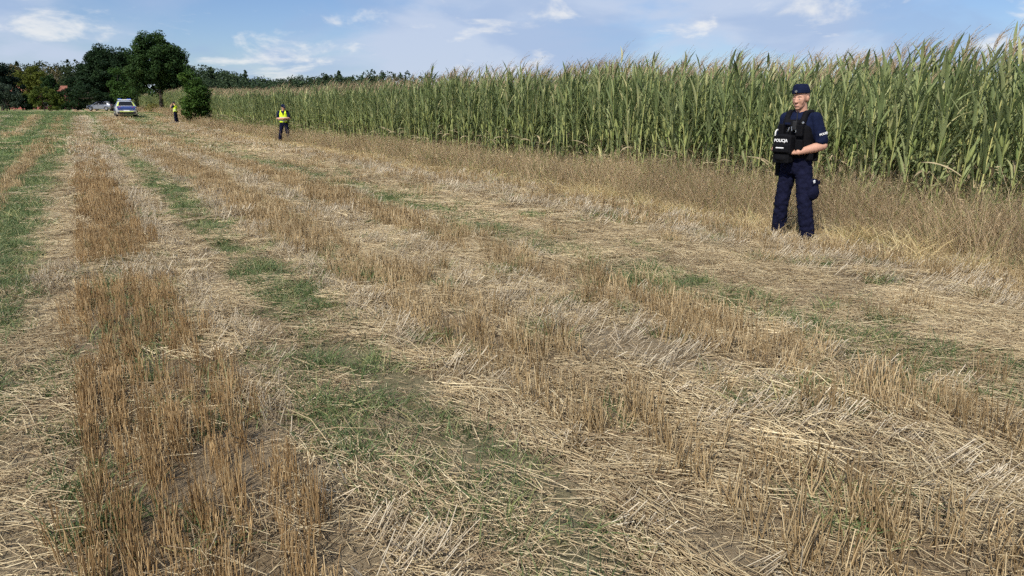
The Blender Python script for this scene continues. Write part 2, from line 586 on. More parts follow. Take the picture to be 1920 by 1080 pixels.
AUT_G = [(0.0, (0.0637, 0.0592, 0.0273)), (0.5, (0.1183, 0.1047, 0.0455)), (1.0, (0.1729, 0.1365, 0.0637))]

# big round-crowned tree standing on the field edge
tree('broadleaf_tree', 303, 97, 0, 10.4,
     [(0, 0, 6.0, 3.4, 3.1, 2.6), (-0.4, 0, 8.0, 2.2, 2.1, 1.5), (2.1, 0, 6.2, 1.6, 1.8, 1.8), (-2.6, 0.4, 4.6, 1.5, 1.8, 2.0), (1.6, 0, 3.8, 1.9, 1.8, 1.5), (-1.0, 0, 3.3, 1.9, 1.8, 1.3), (0, 0, 9.0, 1.1, 1.1, 0.7)],
     40000, 0.20, DARK_G, 'tall round-crowned green tree with a bare dark trunk at the maize edge', 0.24, 300, 0.62, seed=21)
# darker, denser tree left of it
tree('oak_tree', 211, 134, 0, 12.2,
     [(0, 0, 6.6, 4.6, 4, 3.3), (-0.6, 0, 8.8, 2.9, 2.8, 2.0), (-3.2, 0, 5.2, 2.4, 2.5, 2.9), (3.0, 0, 7.3, 2.6, 2.5, 2.8), (2.4, 0, 4.0, 3.0, 2.5, 2.6), (-1.5, 0, 3.6, 2.9, 2.5, 2.2), (3.3, 0, 9.2, 1.3, 1.3, 1.2), (-1.8, -5.5, 2.9, 2.8, 1.6, 1.5), (1.5, -5, 2.6, 2.0, 1.6, 1.3)],
     46000, 0.27, OAK_G, 'wide very dark tree rising over the silver car', 0.40, 330, 0.85, seed=22)
# brighter young growth in front of the two
tree('sapling', 226, 112, 0, 6.4, [(0, 0, 4.3, 1.7, 1.4, 2.1), (0.6, 0, 2.6, 1.9, 1.4, 1.7)], 4200, 0.22,
     [(0.0, (0.018, 0.045, 0.010)), (0.5, (0.04, 0.085, 0.018)), (1.0, (0.075, 0.13, 0.03))],
     'lighter green sapling between the two big trees, above the police car', 0.09, 60, 0.5, seed=23)
# rounded bush beside the third officer
tree('broadleaf_bush', 366, 66, 0, 4.6,
     [(0.1, 0, 2.2, 1.2, 1.1, 1.4), (-0.35, 0, 3.5, 0.7, 0.8, 1.0), (0.45, 0, 3.0, 0.6, 0.7, 0.9), (0.7, 0, 1.5, 1.0, 1.0, 0.9), (-0.5, 0, 1.2, 0.85, 1.0, 0.85), (-0.1, 0, 4.2, 0.35, 0.4, 0.45)],
     9000, 0.15, BUSH_G, 'tall leafy green bush at the maize edge beside the farthest officer', 0.09, 130, 0.36, seed=24, category='bush')
tree('weed_bush', 283, 92, 0, 1.3, [(0, 0, 0.6, 0.9, 0.6, 0.5)], 900, 0.12,
     [(0.0, (0.10, 0.11, 0.025)), (1.0, (0.24, 0.22, 0.06))], 'low yellowish weed bush right of the police car', 0.03, 20, 0.25, seed=25, category='bush', limbs=5)
# left edge
tree('conifer', 4, 136, 0, 9.0, [(0, 0, 4.3, 3.4, 3, 3.9), (0.5, 0, 7.0, 2.1, 2, 2.0), (2.2, 0, 3.0, 2.2, 2, 2.8), (-4, 0, 5, 3.5, 3, 4)], 13000, 0.3, CONE_G,
     'dark spruce mass at the left edge of the field end', 0.25, 150, 0.75, seed=26)
tree('willow_shrub', 12, 126, 0, 4.8, [(0, 0, 2.6, 2.1, 1.6, 2.1), (1.6, 0, 1.6, 1.8, 1.4, 1.5), (-2.4, 0, 2, 2, 2, 1.8)], 5000, 0.2, GREY_G,
     'grey-green shrub in front of the dark spruce at the left edge', 0.10, 80, 0.45, seed=27, category='bush')
tree('round_bush', 83, 126, 0, 4.2, [(0, 0, 1.9, 2.4, 2, 2.0), (-0.4, 0, 2.6, 1.9, 1.6, 1.35), (1.8, 0, 1.4, 1.4, 1.3, 1.3)], 7500, 0.18,
     [(0.0, (0.03, 0.05, 0.010)), (0.5, (0.07, 0.10, 0.018)), (1.0, (0.12, 0.15, 0.03))],
     'rounded olive green bush at the far end of the field', 0.09, 100, 0.4, seed=28, category='bush')
tree('olive_tree', 66, 172, 0, 9.6, [(0, 0, 6.6, 3.4, 3, 3.0), (3.0, 0, 5.5, 2.6, 2.5, 3.0), (-1.8, 0, 5.4, 2.4, 2.2, 2.6)], 9000, 0.3, OLIVE_G,
     'yellowish olive tree behind the rounded bush', 0.22, 110, 0.7, seed=29)
tree('columnar_tree', 145, 150, 0, 6.0, [(0, 0, 3.2, 1.7, 1.4, 3.2), (1.2, 0, 2.2, 1.3, 1.2, 2.1), (-0.6, 0, 5.0, 1.2, 1.2, 1.6)], 6500, 0.24, OAK_G,
     'dark shrubby tree between the red house and the silver car', 0.12, 70, 0.5, seed=30)
tree('hedge_tree', 107, 145, 0, 6.6, [(0, 0, 2.6, 1.5, 1.3, 2.5), (-0.8, 0, 4.6, 1.6, 1.4, 1.9), (0.5, 0, 1.2, 1.1, 1.1, 1.2), (2.2, 0, 0.8, 1.5, 1.0, 0.9)], 8500, 0.22, DARK_G,
     'dark green tree right behind the rounded olive bush, left of the red wall', 0.10, 90, 0.45, seed=31)
tree('dark_bush', 50, 142, 0, 3.6, [(0, 0, 1.5, 1.5, 1.2, 1.6), (0.7, 0, 1.0, 1.2, 1.0, 1.0)], 4200, 0.2, DARK_G,
     'small dark bush between the left edge shrub and the rounded olive bush', 0.06, 60, 0.4, seed=34, category='bush')
tree('bare_tree', 100, 186, 0, 11.0, [(0, 0, 8.0, 2.8, 2, 2.6)], 900, 0.28, AUT_G, 'thin half-bare pale-limbed tree over the olive tree', 0.17, 60, 0.6, seed=32, bark=BARK_PALE, limbs=34)
tree('autumn_tree', 34, 190, 0, 10.6, [(0, 0, 7.5, 2.8, 2, 2.8)], 4200, 0.3, AUT_G, 'brownish tree showing between the dark spruce and the olive tree', 0.17, 70, 0.7, seed=33)

# ------------------------------------------------------------------ far woods (read as one mass)
def woods(name, cols, n_per, label, stops, seed, leaf):
    r = np.random.default_rng(seed)
    parts = []
    for (px, dep, top, w, conif) in cols:
        x = (px - 960) / 1390 * XK * dep
        z0 = tz(x, dep)
        zt = 1.6 + (200 - top) / 1390 * dep / 0.985      # height of the top above datum
        h = zt - z0
        if conif:
            zz = np.sort(r.random(26)) ** 0.8
            rr = w * (1.02 - zz) * 0.9
            c = np.stack([x + rr * (r.random(26) - 0.5) * 1.6, dep + rr * (r.random(26) - 0.5) * 1.6, z0 + h * (0.12 + 0.88 * zz)], 1)
            cr = 0.28 * w * (1.25 - zz)
        else:
            c, _ = crown_centers([(x, dep, z0 + h * 0.55, w, w, h * 0.42), (x + w * 0.3 * r.normal(), dep, z0 + h * 0.3, w, w, h * 0.3)], r, 60)
            cr = w * 0.30 * (0.6 + 0.8 * r.random(60))
        parts.append(leaf_cloud(c, cr, n_per, leaf, r))
    Vv, Ff, Tt, _ = join(parts)
    link(name, mesh_np(name, Vv, Ff, [fibre_mat(name + '_foliage', stops, 0.2, 0.65, 0.0, 0.12)], Tt), label=label, category='woods', kind='stuff')


def skyline(pts, step, dep, jit, w, r, pc):
    xs = np.arange(pts[0][0], pts[-1][0], step)
    out = []
    for x in xs:
        t = np.interp(x, [p[0] for p in pts], [p[1] for p in pts])
        out.append((x + r.normal() * step * 0.3, dep * (1 + 0.12 * (r.random() - 0.5)), t + r.normal() * jit, w * (0.7 + 0.6 * r.random()), r.random() < pc))
    return out


rr = np.random.default_rng(77)
WOOD_FAR = [(0.0, (0.022, 0.04, 0.022)), (0.5, (0.04, 0.066, 0.033)), (1.0, (0.07, 0.10, 0.045))]
cols = skyline([(320, 124), (400, 130), (450, 138), (480, 146), (500, 152), (560, 150), (640, 142), (660, 150), (700, 148)], 7, 300, 3.0, 4.6, rr, 0.12)
cols += skyline([(330, 150), (420, 152), (520, 158), (700, 160)], 9, 270, 2.5, 4.0, rr, 0.1)
cols += [(694, 216, 136, 4.2, False), (772, 230, 134, 4.0, False), (806, 230, 137, 4.0, False), (745, 228, 139, 4.4, False), (720, 222, 139, 4.2, False), (838, 230, 141, 4.2, False), (668, 230, 142, 4.2, False), (615, 250, 138, 4.0, False)]
woods('far_woods', cols, 1200, 'distant mixed woods on the skyline behind the maize', WOOD_FAR, 41, 0.62)
cols = skyline([(-30, 122), (30, 124), (70, 121), (110, 120), (150, 116), (180, 128)], 7, 260, 3.0, 4.0, rr, 0.25)
cols += skyline([(-30, 150), (60, 150), (120, 142), (260, 150)], 9, 215, 5, 3.6, rr, 0.15)
cols += skyline([(100, 176), (180, 178), (300, 176)], 11, 195, 3, 2.8, rr, 0.0)
woods('village_woods', cols, 1100, 'dense dark woods behind the far left end of the field',
      [(0.0, (0.016, 0.028, 0.012)), (0.5, (0.034, 0.050, 0.020)), (1.0, (0.065, 0.078, 0.032))], 42, 0.5)


# ------------------------------------------------------------------ solid helpers
def bx(bm, c, s, rot=None, bevel=0.0):
    res = bmesh.ops.create_cube(bm, size=1)
    vs_ = res['verts']
    bmesh.ops.scale(bm, vec=s, verts=vs_)
    if bevel:
        es = list({e for v in vs_ for e in v.link_edges})
        rb = bmesh.ops.bevel(bm, geom=es, offset=bevel, segments=2, affect='EDGES', profile=0.6)
        vs_ = list({v for f in rb['faces'] for v in f.verts} | {v for v in vs_ if v.is_valid})
    if rot is not None:
        bmesh.ops.rotate(bm, cent=(0, 0, 0), matrix=Euler(rot).to_matrix(), verts=vs_)
    bmesh.ops.translate(bm, vec=c, verts=vs_)


def bm_mesh(name, bm, m, smooth=False):
    me = bpy.data.meshes.new(name)
    bm.normal_update()
    bm.to_mesh(me)
    bm.free()
    me.materials.append(m)
    if smooth:
        me.polygons.foreach_set('use_smooth', np.ones(len(me.polygons), bool))
    return me


def box_part(name, c, s, m, parent, rot=None, bevel=0.006, **kw):
    bm = bmesh.new()
    bx(bm, c, s, rot, bevel)
    return link(name, bm_mesh(name, bm, m), parent, **kw)


def poly_part(name, pts, m, parent, thick=0.012, **kw):
    """a flat panel: polygon given in 3-D, thickened along its normal"""
    p = [Vector(q) for q in pts]
    nrm = (p[1] - p[0]).cross(p[2] - p[0]).normalized() * thick
    bm = bmesh.new()
    a = [bm.verts.new(q + nrm) for q in p]
    b = [bm.verts.new(q - nrm) for q in p]
    bm.faces.new(a)
    bm.faces.new(b[::-1])
    k = len(p)
    for i_ in range(k):
        bm.faces.new((a[i_], b[i_], b[(i_ + 1) % k], a[(i_ + 1) % k]))
    bmesh.ops.recalc_face_normals(bm, faces=bm.faces)
    return link(name, bm_mesh(name, bm, m), parent, **kw)


# ------------------------------------------------------------------ brick house glimpsed between the trees
BRICK = mat('brick_wall', (0.34, 0.115, 0.095), 0.9, 0.25, 4)
ROOF = mat('roof_tiles', (0.23, 0.09, 0.06), 0.85, 0.3, 3)
WFRAME = mat('window_frame_white', (0.75, 0.74, 0.72), 0.6, 0.05)
GLASS = mat('dark_glass', (0.012, 0.014, 0.018), 0.2, 0.1, spec=0.25)
hx, hy = (84 - 960) / 1390 * XK * 178, 178.0
hz = tz(hx, hy)
HOUSE_S = 0.72
house = empty('brick_house', (hx, hy, hz), R(4), 'red brick house half hidden by the trees at the far left', 'house')
box_part('wall', (0, 0, 2.4), (11.6, 8, 4.8), BRICK, house, bevel=0.0)
for s in (-1, 1):
    poly_part('roof', [(-6.2, s * 4.5, 4.55), (6.2, s * 4.5, 4.55), (6.2, 0, 7.3), (-6.2, 0, 7.3)], ROOF, house, 0.09)
    poly_part('gable', [(s * 5.79, -4, 4.8), (s * 5.79, 4, 4.8), (s * 5.79, 0, 7.15)], BRICK, house, 0.02)
for wx in (-5.0, -2.6, 0.2, 2.4, 4.9):
    for wz in (1.5, 3.6):
        if wx == 4.9 and wz > 3:
            continue
        w = box_part('window', (wx, -4.03, wz), (0.95, 0.1, 1.2), WFRAME, house, bevel=0.01)
        box_part('pane', (wx, -4.085, wz), (0.75, 0.02, 1.0), GLASS, w, bevel=0)


house.scale = (1.0, 1.0, HOUSE_S)

# ------------------------------------------------------------------ cars
TYRE = mat('tyre_rubber', (0.02, 0.02, 0.02), 0.85, 0.2)
RIM = mat('alloy_rim', (0.45, 0.45, 0.47), 0.35, 0.1, metallic=0.8)
BLACKP = mat('black_plastic', (0.018, 0.018, 0.02), 0.6, 0.2)
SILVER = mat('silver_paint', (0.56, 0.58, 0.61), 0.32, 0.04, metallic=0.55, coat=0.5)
SILVER_SHADE = mat('shaded_silver_paint', (0.27, 0.285, 0.32), 0.34, 0.05, metallic=0.6, coat=0.5)  # silver paint with the tree's shade put into its colour
POL_BLUE = mat('police_blue_foil', (0.03, 0.06, 0.22), 0.4, 0.08, coat=0.3)
POL_YEL = mat('police_yellow_foil', (0.50, 0.58, 0.12), 0.45, 0.08)
REDL = mat('red_tail_lens', (0.35, 0.012, 0.012), 0.2, 0.1, coat=0.6)
BLUEL = mat('blue_beacon_lens', (0.02, 0.07, 0.45), 0.2, 0.1, coat=0.6)
WHITEP = mat('white_plate', (0.8, 0.8, 0.8), 0.5, 0.04)


def car(name, loc, rz, paint, label, police):
    root = empty(name, loc, rz, label, 'car')
    #  y, zb, zmid, zbelt, zroof, wb, wbelt, wroof      (front = +y, y from -2.2 to 2.2)
    st = [(-2.20, .42, .62, .80, .86, .74, .78, .74), (-2.12, .30, .66, .98, 1.04, .86, .86, .80), (-2.02, .24, .66, 1.00, 1.12, .90, .89, .72),
          (-1.70, .22, .66, 1.00, 1.44, .92, .90, .62), (-1.35, .20, .66, .99, 1.53, .92, .91, .62), (-0.6, .20, .66, .98, 1.57, .92, .91, .63),
          (0.1, .20, .66, .97, 1.54, .92, .91, .63), (0.55, .20, .65, .96, 1.40, .92, .91, .64), (1.05, .20, .64, .95, 1.03, .92, .90, .72),
          (1.60, .22, .62, .88, .95, .91, .87, .70), (2.00, .26, .58, .76, .84, .86, .80, .62), (2.20, .36, .52, .64, .70, .70, .68, .52)]
    rings = []
    for (y, zb, zm, zt, zr, wb, wt, wr) in st:
        half = [(wb * .55, zb), (wb * .93, zb + .02), (wb, zb + .14), (wb * 1.015, zm), (wt, zt), ((wt + wr) / 2 + .02, (zt + zr) / 2), (wr, zr - .05), (wr * .82, zr), (wr * .4, zr + .02)]
        ring = [(x, y, z) for x, z in half] + [(-x, y, z) for x, z in half[::-1]]
        rings.append(ring)
    k = len(rings[0])
    Vv = np.array(rings).reshape(-1, 3)
    Ff = [(a * k + q, a * k + (q + 1) % k, (a + 1) * k + (q + 1) % k, (a + 1) * k + q) for a in range(len(st) - 1) for q in range(k)]
    bm = bmesh.new()
    bv = [bm.verts.new(v) for v in Vv]
    for f in Ff:
        bm.faces.new([bv[q] for q in f])
    bm.faces.new([bv[q] for q in range(k)])
    bm.faces.new([bv[(len(st) - 1) * k + q] for q in range(k)][::-1])
    bmesh.ops.recalc_face_normals(bm, faces=bm.faces)
    body = link('body', bm_mesh('body', bm, paint, True), root)
    # rear screen, windscreen
    poly_part('rear_window', [(-.62, -2.085, 1.085), (.62, -2.085, 1.085), (.50, -1.755, 1.46), (-.50, -1.755, 1.46)], GLASS, root, .02)
    poly_part('windscreen', [(-.66, 1.09, 1.05), (.66, 1.09, 1.05), (.54, .53, 1.47), (-.54, .53, 1.47)], GLASS, root, .02)
    for s in (-1, 1):
        def sp(y, t):      # a point on the glasshouse side
            for a in range(len(st) - 1):
                if st[a][0] <= y <= st[a + 1][0]:
                    f = (y - st[a][0]) / (st[a + 1][0] - st[a][0])
                    g_ = [st[a][q] * (1 - f) + st[a + 1][q] * f for q in range(8)]
                    x0, z0, x1, z1 = g_[6], g_[3], g_[7], g_[4] - .05
                    xm = (x0 + x1) / 2 + .02
                    x = x0 + (xm - x0) * t * 2 if t < .5 else xm + (x1 - xm) * (t - .5) * 2
                    return (s * (x + .024), y, z0 + (z1 - z0) * t)
        for ya, yb in ((-1.62, -1.0), (-0.95, -0.15), (-0.08, 0.80)):
            ym = ya + (yb - ya) * (.35 if ya < -1.5 else 0)
            top = .88 if yb < .5 else .62
            poly_part('side_window', [sp(ya, .06), sp(yb, .06), sp(yb - (.28 if yb > .5 else 0), top), sp(ym, .88)], GLASS, root, .012)
        for ya, yb in ((-1.02, -.12), (-.10, .92)):
            d = poly_part('door', [(s * .925, ya, .34), (s * .925, yb, .34), (s * .918, yb, .95), (s * .918, ya, .95)], paint, root, .010)
            box_part('handle', (s * .945, ya + .14, .84), (.03, .18, .03), BLACKP, d, bevel=.008)
            if police:
                poly_part('blue_stripe', [(s * .9395, ya, .52), (s * .9395, yb, .52), (s * .937, yb, .78), (s * .937, ya, .78)], POL_BLUE, d, .003)
                poly_part('yellow_stripe', [(s * .9395, ya, .47), (s * .9395, yb, .47), (s * .9395, yb, .515), (s * .9395, ya, .515)], POL_YEL, d, .003)
        box_part('mirror', (s * 1.0, .78, 1.02), (.17, .09, .12), BLACKP if police else paint, root, bevel=.03)
        box_part('taillight', (s * .66, -2.135, .93), (.36, .10, .10), REDL, root, rot=(0, s * .05, s * .12), bevel=.02)
        box_part('headlight', (s * .62, 2.06, .68), (.32, .16, .13), mat('head_lens', (.7, .72, .75), .1, .05) if s < 0 else bpy.data.materials['head_lens'], root, rot=(0, 0, -s * .35), bevel=.03)
        for y in (-1.38, 1.36):
            bm = bmesh.new()
            bmesh.ops.create_cone(bm, cap_ends=True, segments=28, radius1=.335, radius2=.335, depth=.22)
            es = [e for e in bm.edges if len(e.link_faces) == 2 and any(len(f.verts) > 8 for f in e.link_faces)]
            bmesh.ops.bevel(bm, geom=es, offset=.04, segments=3, affect='EDGES')
            bmesh.ops.rotate(bm, cent=(0, 0, 0), matrix=Matrix.Rotation(R(90), 3, 'Y'), verts=bm.verts)
            bmesh.ops.translate(bm, vec=(s * .83, y, .335), verts=bm.verts)
            wh = link('wheel', bm_mesh('wheel', bm, TYRE, True), root)
            bm = bmesh.new()
            bmesh.ops.create_cone(bm, cap_ends=True, segments=24, radius1=.215, radius2=.19, depth=.03)
            for q in range(5):
                a_ = q * 6.2832 / 5
                bx(bm, (0, 0, 0), (.05, .40, .05), (0, 0, a_), 0)
            bmesh.ops.rotate(bm, cent=(0, 0, 0), matrix=Matrix.Rotation(R(90), 3, 'Y'), verts=bm.verts)
            bmesh.ops.translate(bm, vec=(s * .945, y, .335), verts=bm.verts)
            link('rim', bm_mesh('rim', bm, RIM), wh)
            # wheel arch
            bm = bmesh.new()
            pts = [(math.cos(a_), math.sin(a_)) for a_ in np.linspace(0, math.pi, 13)]
            rows = []
            for rad_, xx in ((.36, .955), (.41, .955), (.41, .88), (.36, .88)):
                rows.append([bm.verts.new((s * xx, y + c_ * rad_, .335 + s_ * rad_)) for c_, s_ in pts])
            for q in range(4):
                for j in range(12):
                    bm.faces.new((rows[q][j], rows[q][j + 1], rows[(q + 1) % 4][j + 1], rows[(q + 1) % 4][j]))
            bmesh.ops.recalc_face_normals(bm, faces=bm.faces)
            link('wheel_arch', bm_mesh('wheel_arch', bm, BLACKP), root)
    box_part('rear_bumper', (0, -2.16, .42), (1.56, .16, .20), BLACKP, root, bevel=.05)
    box_part('front_bumper', (0, 2.12, .40), (1.40, .18, .20), BLACKP, root, bevel=.05)
    box_part('number_plate', (0, -2.235, .62), (.52, .012, .115), WHITEP, root, bevel=.004)
    box_part('rear_wiper', (0.12, -2.03, 1.12), (.34, .02, .02), BLACKP, root, rot=(0.6, -.12, 0), bevel=.004)
    if police:
        poly_part('tailgate_stripe', [(-.74, -2.212, .70), (.74, -2.212, .70), (.74, -2.212, .865), (-.74, -2.212, .865)], POL_BLUE, root, .01)
        poly_part('tailgate_stripe', [(-.78, -2.208, .868), (.78, -2.208, .868), (.78, -2.138, 1.03), (-.78, -2.138, 1.03)], POL_BLUE, root, .014)
        poly_part('bumper_stripe', [(-.60, -2.26, .505), (.60, -2.26, .505), (.60, -2.25, .57), (-.60, -2.25, .57)], POL_YEL, root, .008)
        for s in (-1, 1):
            poly_part('pillar_foil', [(s * .80, -2.05, 1.04), (s * .66, -2.085, 1.06), (s * .545, -1.76, 1.455), (s * .645, -1.70, 1.41)], POL_YEL, root, .012)
        lb = box_part('light_bar', (0, -.45, 1.655), (1.15, .28, .06), WHITEP, root, bevel=.02)
        for s in (-1, 1):
            box_part('beacon', (s * .40, -.45, 1.715), (.36, .26, .075), BLUEL, lb, bevel=.025)
            box_part('bar_foot', (s * .45, -.45, 1.60), (.06, .2, .07), BLACKP, lb, bevel=.01)
    else:
        for s in (-1, 1):
            box_part('roof_rail', (s * .58, -.55, 1.57), (.03, 1.7, .03), BLACKP, root, bevel=.008)
    return root


cx, cy = (234 - 960) / 1390 * XK * 75, 75.0
car('police_car', (cx, cy, tz(cx, cy)), R(29.8), SILVER, 'silver police car with blue tailgate stripe and roof light bar, seen from behind', True)
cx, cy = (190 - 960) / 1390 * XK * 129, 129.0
car('parked_car', (cx, cy, tz(cx, cy) + 0.03), R(86), SILVER_SHADE, 'silver car parked side-on in the shade of the dark tree', False)

# ------------------------------------------------------------------ people
def p_ell(c, r, rot=None, su=18, sv_=12):
    V = [];
    for a in range(sv_ + 1):
        ph = math.pi * a / sv_
        for b in range(su):
            t = 2 * math.pi * b / su
            V.append((math.sin(ph) * math.cos(t) * r[0], math.sin(ph) * math.sin(t) * r[1], math.cos(ph) * r[2]))
    V = np.array(V)
    if rot is not None:
        V = V @ np.array(Euler(rot).to_matrix()).T
    F = [(a * su + b, (a + 1) * su + b, (a + 1) * su + (b + 1) % su, a * su + (b + 1) % su) for a in range(sv_) for b in range(su)]
    return V + np.array(c), F


def p_cap(p, q, r1, r2, n=16):
    p, q = np.array(p, float), np.array(q, float)
    ax = norm(q - p)
    a = norm(np.cross(ax, [0.33, 0.8, 0.21])); b = np.cross(ax, a)
    V = []
    for c, r in ((p, r1), (q, r2)):
        for k in range(n):
            t = 6.2832 * k / n
            V.append(c + (a * math.cos(t) + b * math.sin(t)) * r)
    F = [(k, (k + 1) % n, n + (k + 1) % n, n + k) for k in range(n)] + [tuple(range(n))[::-1], tuple(range(n, 2 * n))]
    return [(np.array(V), F), p_ell(p, (r1,) * 3), p_ell(q, (r2,) * 3)]


def p_chain(pts):
    """pts: list of (point, radius)"""
    out = []
    for (p, a), (q, b) in zip(pts[:-1], pts[1:]):
        out += p_cap(p, q, a, b)
    return out


def p_loft(rings, n=28, pw=2.4):
    """horizontal superellipse rings: (z, cx, cy, rx, ry)"""
    V = []
    for (z, cx_, cy_, rx, ry) in rings:
        for k in range(n):
            t = 6.2832 * k / n
            c, s = math.cos(t), math.sin(t)
            V.append((cx_ + rx * math.copysign(abs(c) ** (2 / pw), c), cy_ + ry * math.copysign(abs(s) ** (2 / pw), s), z))
    m = len(rings)
    F = [(a * n + k, a * n + (k + 1) % n, (a + 1) * n + (k + 1) % n, (a + 1) * n + k) for a in range(m - 1) for k in range(n)]
    F += [tuple(range(n))[::-1], tuple(range((m - 1) * n, m * n))]
    return np.array(V), F


def p_box(c, s, rot=None):
    V = np.array([(x, y, z) for x in (-.5, .5) for y in (-.5, .5) for z in (-.5, .5)]) * np.array(s)
    if rot is not None:
        V = V @ np.array(Euler(rot).to_matrix()).T
    F = [(0, 1, 3, 2), (4, 6, 7, 5), (0, 4, 5, 1), (2, 3, 7, 6), (0, 2, 6, 4), (1, 5, 7, 3)]
    return V + np.array(c), F


def p_xf(parts, M):
    M = np.array(M)
    return [(V @ M[:3, :3].T + M[:3, 3], F) for V, F in parts]


def blob(name, parts, voxel, m, parent, smooth=2, wrinkle=0.0):
    """overlapping closed shapes fused into ONE continuous surface"""
    vs_, fs_ = [], []
    o = 0
    for V, F in parts:
        vs_ += [tuple(v) for v in V]
        fs_ += [tuple(q + o for q in f) for f in F]
        o += len(V)
    me = bpy.data.meshes.new(name + '_raw')
    me.from_pydata(vs_, [], fs_)
    ob = bpy.data.objects.new(name + '_raw', me)
    COL.objects.link(ob)
    md = ob.modifiers.new('r', 'REMESH')
    md.mode = 'VOXEL'
    md.voxel_size = voxel
    if smooth:
        s = ob.modifiers.new('s', 'SMOOTH')
        s.factor = 0.5
        s.iterations = smooth
    if wrinkle:
        tx = bpy.data.textures.new(name + '_folds', 'CLOUDS')
        tx.noise_scale = 0.055
        d = ob.modifiers.new('d', 'DISPLACE')
        d.texture = tx
        d.strength = wrinkle
        d.texture_coords = 'LOCAL'
    dg = bpy.context.evaluated_depsgraph_get()
    out = bpy.data.meshes.new_from_object(ob.evaluated_get(dg), depsgraph=dg)
    bpy.data.objects.remove(ob)
    bpy.data.meshes.remove(me)
    out.name = name
    out.materials.clear()
    out.materials.append(m)
    out.polygons.foreach_set('use_smooth', np.ones(len(out.polygons), bool))
    return link(name, out, parent)


def text_part(name, body, size, m, parent, M, bend=0.0):
    cu = bpy.data.curves.new(name, 'FONT')
    cu.body = body
    cu.size = size
    cu.extrude = 0.0015
    cu.offset = size * 0.022
    cu.align_x = 'CENTER'
    cu.align_y = 'CENTER'
    ob = bpy.data.objects.new(name, cu)
    COL.objects.link(ob)
    dg = bpy.context.evaluated_depsgraph_get()
    me = bpy.data.meshes.new_from_object(ob.evaluated_get(dg), depsgraph=dg)
    bpy.data.objects.remove(ob)
    me.materials.clear()
    me.materials.append(m)
    if bend:
        for v in me.vertices:
            a_ = v.co.x / bend
            v.co = Vector(((bend + v.co.z) * math.sin(a_), v.co.y, (bend + v.co.z) * math.cos(a_) - bend))
    me.transform(M)
    return link(name, me, parent)


SKIN = mat('skin', (0.50, 0.275, 0.195), 0.55, 0.10, 22, spec=0.3, bump=0.04, bscale=220)
NAVY = mat('navy_cloth', (0.007, 0.011, 0.034), 0.9, 0.25, 30, spec=0.1, bump=0.25, bscale=300)
NAVY_T = mat('navy_trouser_cloth', (0.007, 0.008, 0.024), 0.9, 0.3, 18, spec=0.1, bump=0.3, bscale=220)
BLACK = mat('black_nylon', (0.0045, 0.0045, 0.006), 0.8, 0.3, 40, spec=0.12, bump=0.3, bscale=260)
BOOT = mat('boot_leather', (0.012, 0.011, 0.012), 0.5, 0.3, 40)
STEEL = mat('steel', (0.6, 0.6, 0.62), 0.3, 0.1, metallic=0.9)
HIVIS = mat('hi_vis_yellow', (0.62, 0.80, 0.03), 0.7, 0.10, 20, spec=0.2, bump=0.2, bscale=120)
REFLECT = mat('reflective_tape', (0.62, 0.68, 0.50), 0.45, 0.08)
WHITE = mat('white_print', (0.82, 0.82, 0.82), 0.6, 0.03)
EYEW = mat('eye_white', (0.42, 0.38, 0.35), 0.25, 0.03)
IRIS = mat('iris', (0.05, 0.045, 0.04), 0.2, 0.1)
HAIR = mat('short_hair', (0.10, 0.065, 0.04), 0.8, 0.3, 80)
LIP = mat('lips', (0.44, 0.21, 0.165), 0.5, 0.08, 60)


def hand_parts(wrist, d, palm_n, side, curl=0.5):
    """palm and five fingers; d: direction wrist->knuckles, palm_n: palm normal, side: +1 if the thumb lies on cross(d,palm_n)"""
    d = norm(np.array(d, float)); nrm = np.array(palm_n, float); nrm = norm(nrm - d * np.dot(nrm, d))
    t = np.cross(d, nrm) * side
    w = np.array(wrist, float)
    out = []
    for q in (-.024, 0.0, .024):
        out += p_cap(w + t * q * .7 + d * .012, w + d * .088 + t * q, .019, .016)
    for q, L in ((.033, .070), (.011, .080), (-.011, .074), (-.032, .058)):
        b0 = w + d * .090 + t * q
        d1 = norm(d + nrm * curl * .6); d2 = norm(d + nrm * curl * 1.8); d3 = norm(d * .5 + nrm * curl * 2.2)
        b1 = b0 + d1 * L * .45; b2 = b1 + d2 * L * .32; b3 = b2 + d3 * L * .23
        out += p_chain([(b0, .0098), (b1, .0092), (b2, .0082), (b3, .0072)])
    tb = w + d * .030 + t * .030
    t1 = tb + norm(d * .8 + t * .7 + nrm * .25) * .042
    t2 = t1 + norm(d * .95 + t * .3 + nrm * .4) * .030
    out += p_chain([(tb, .013), (t1, .011), (t2, .009)])
    return out


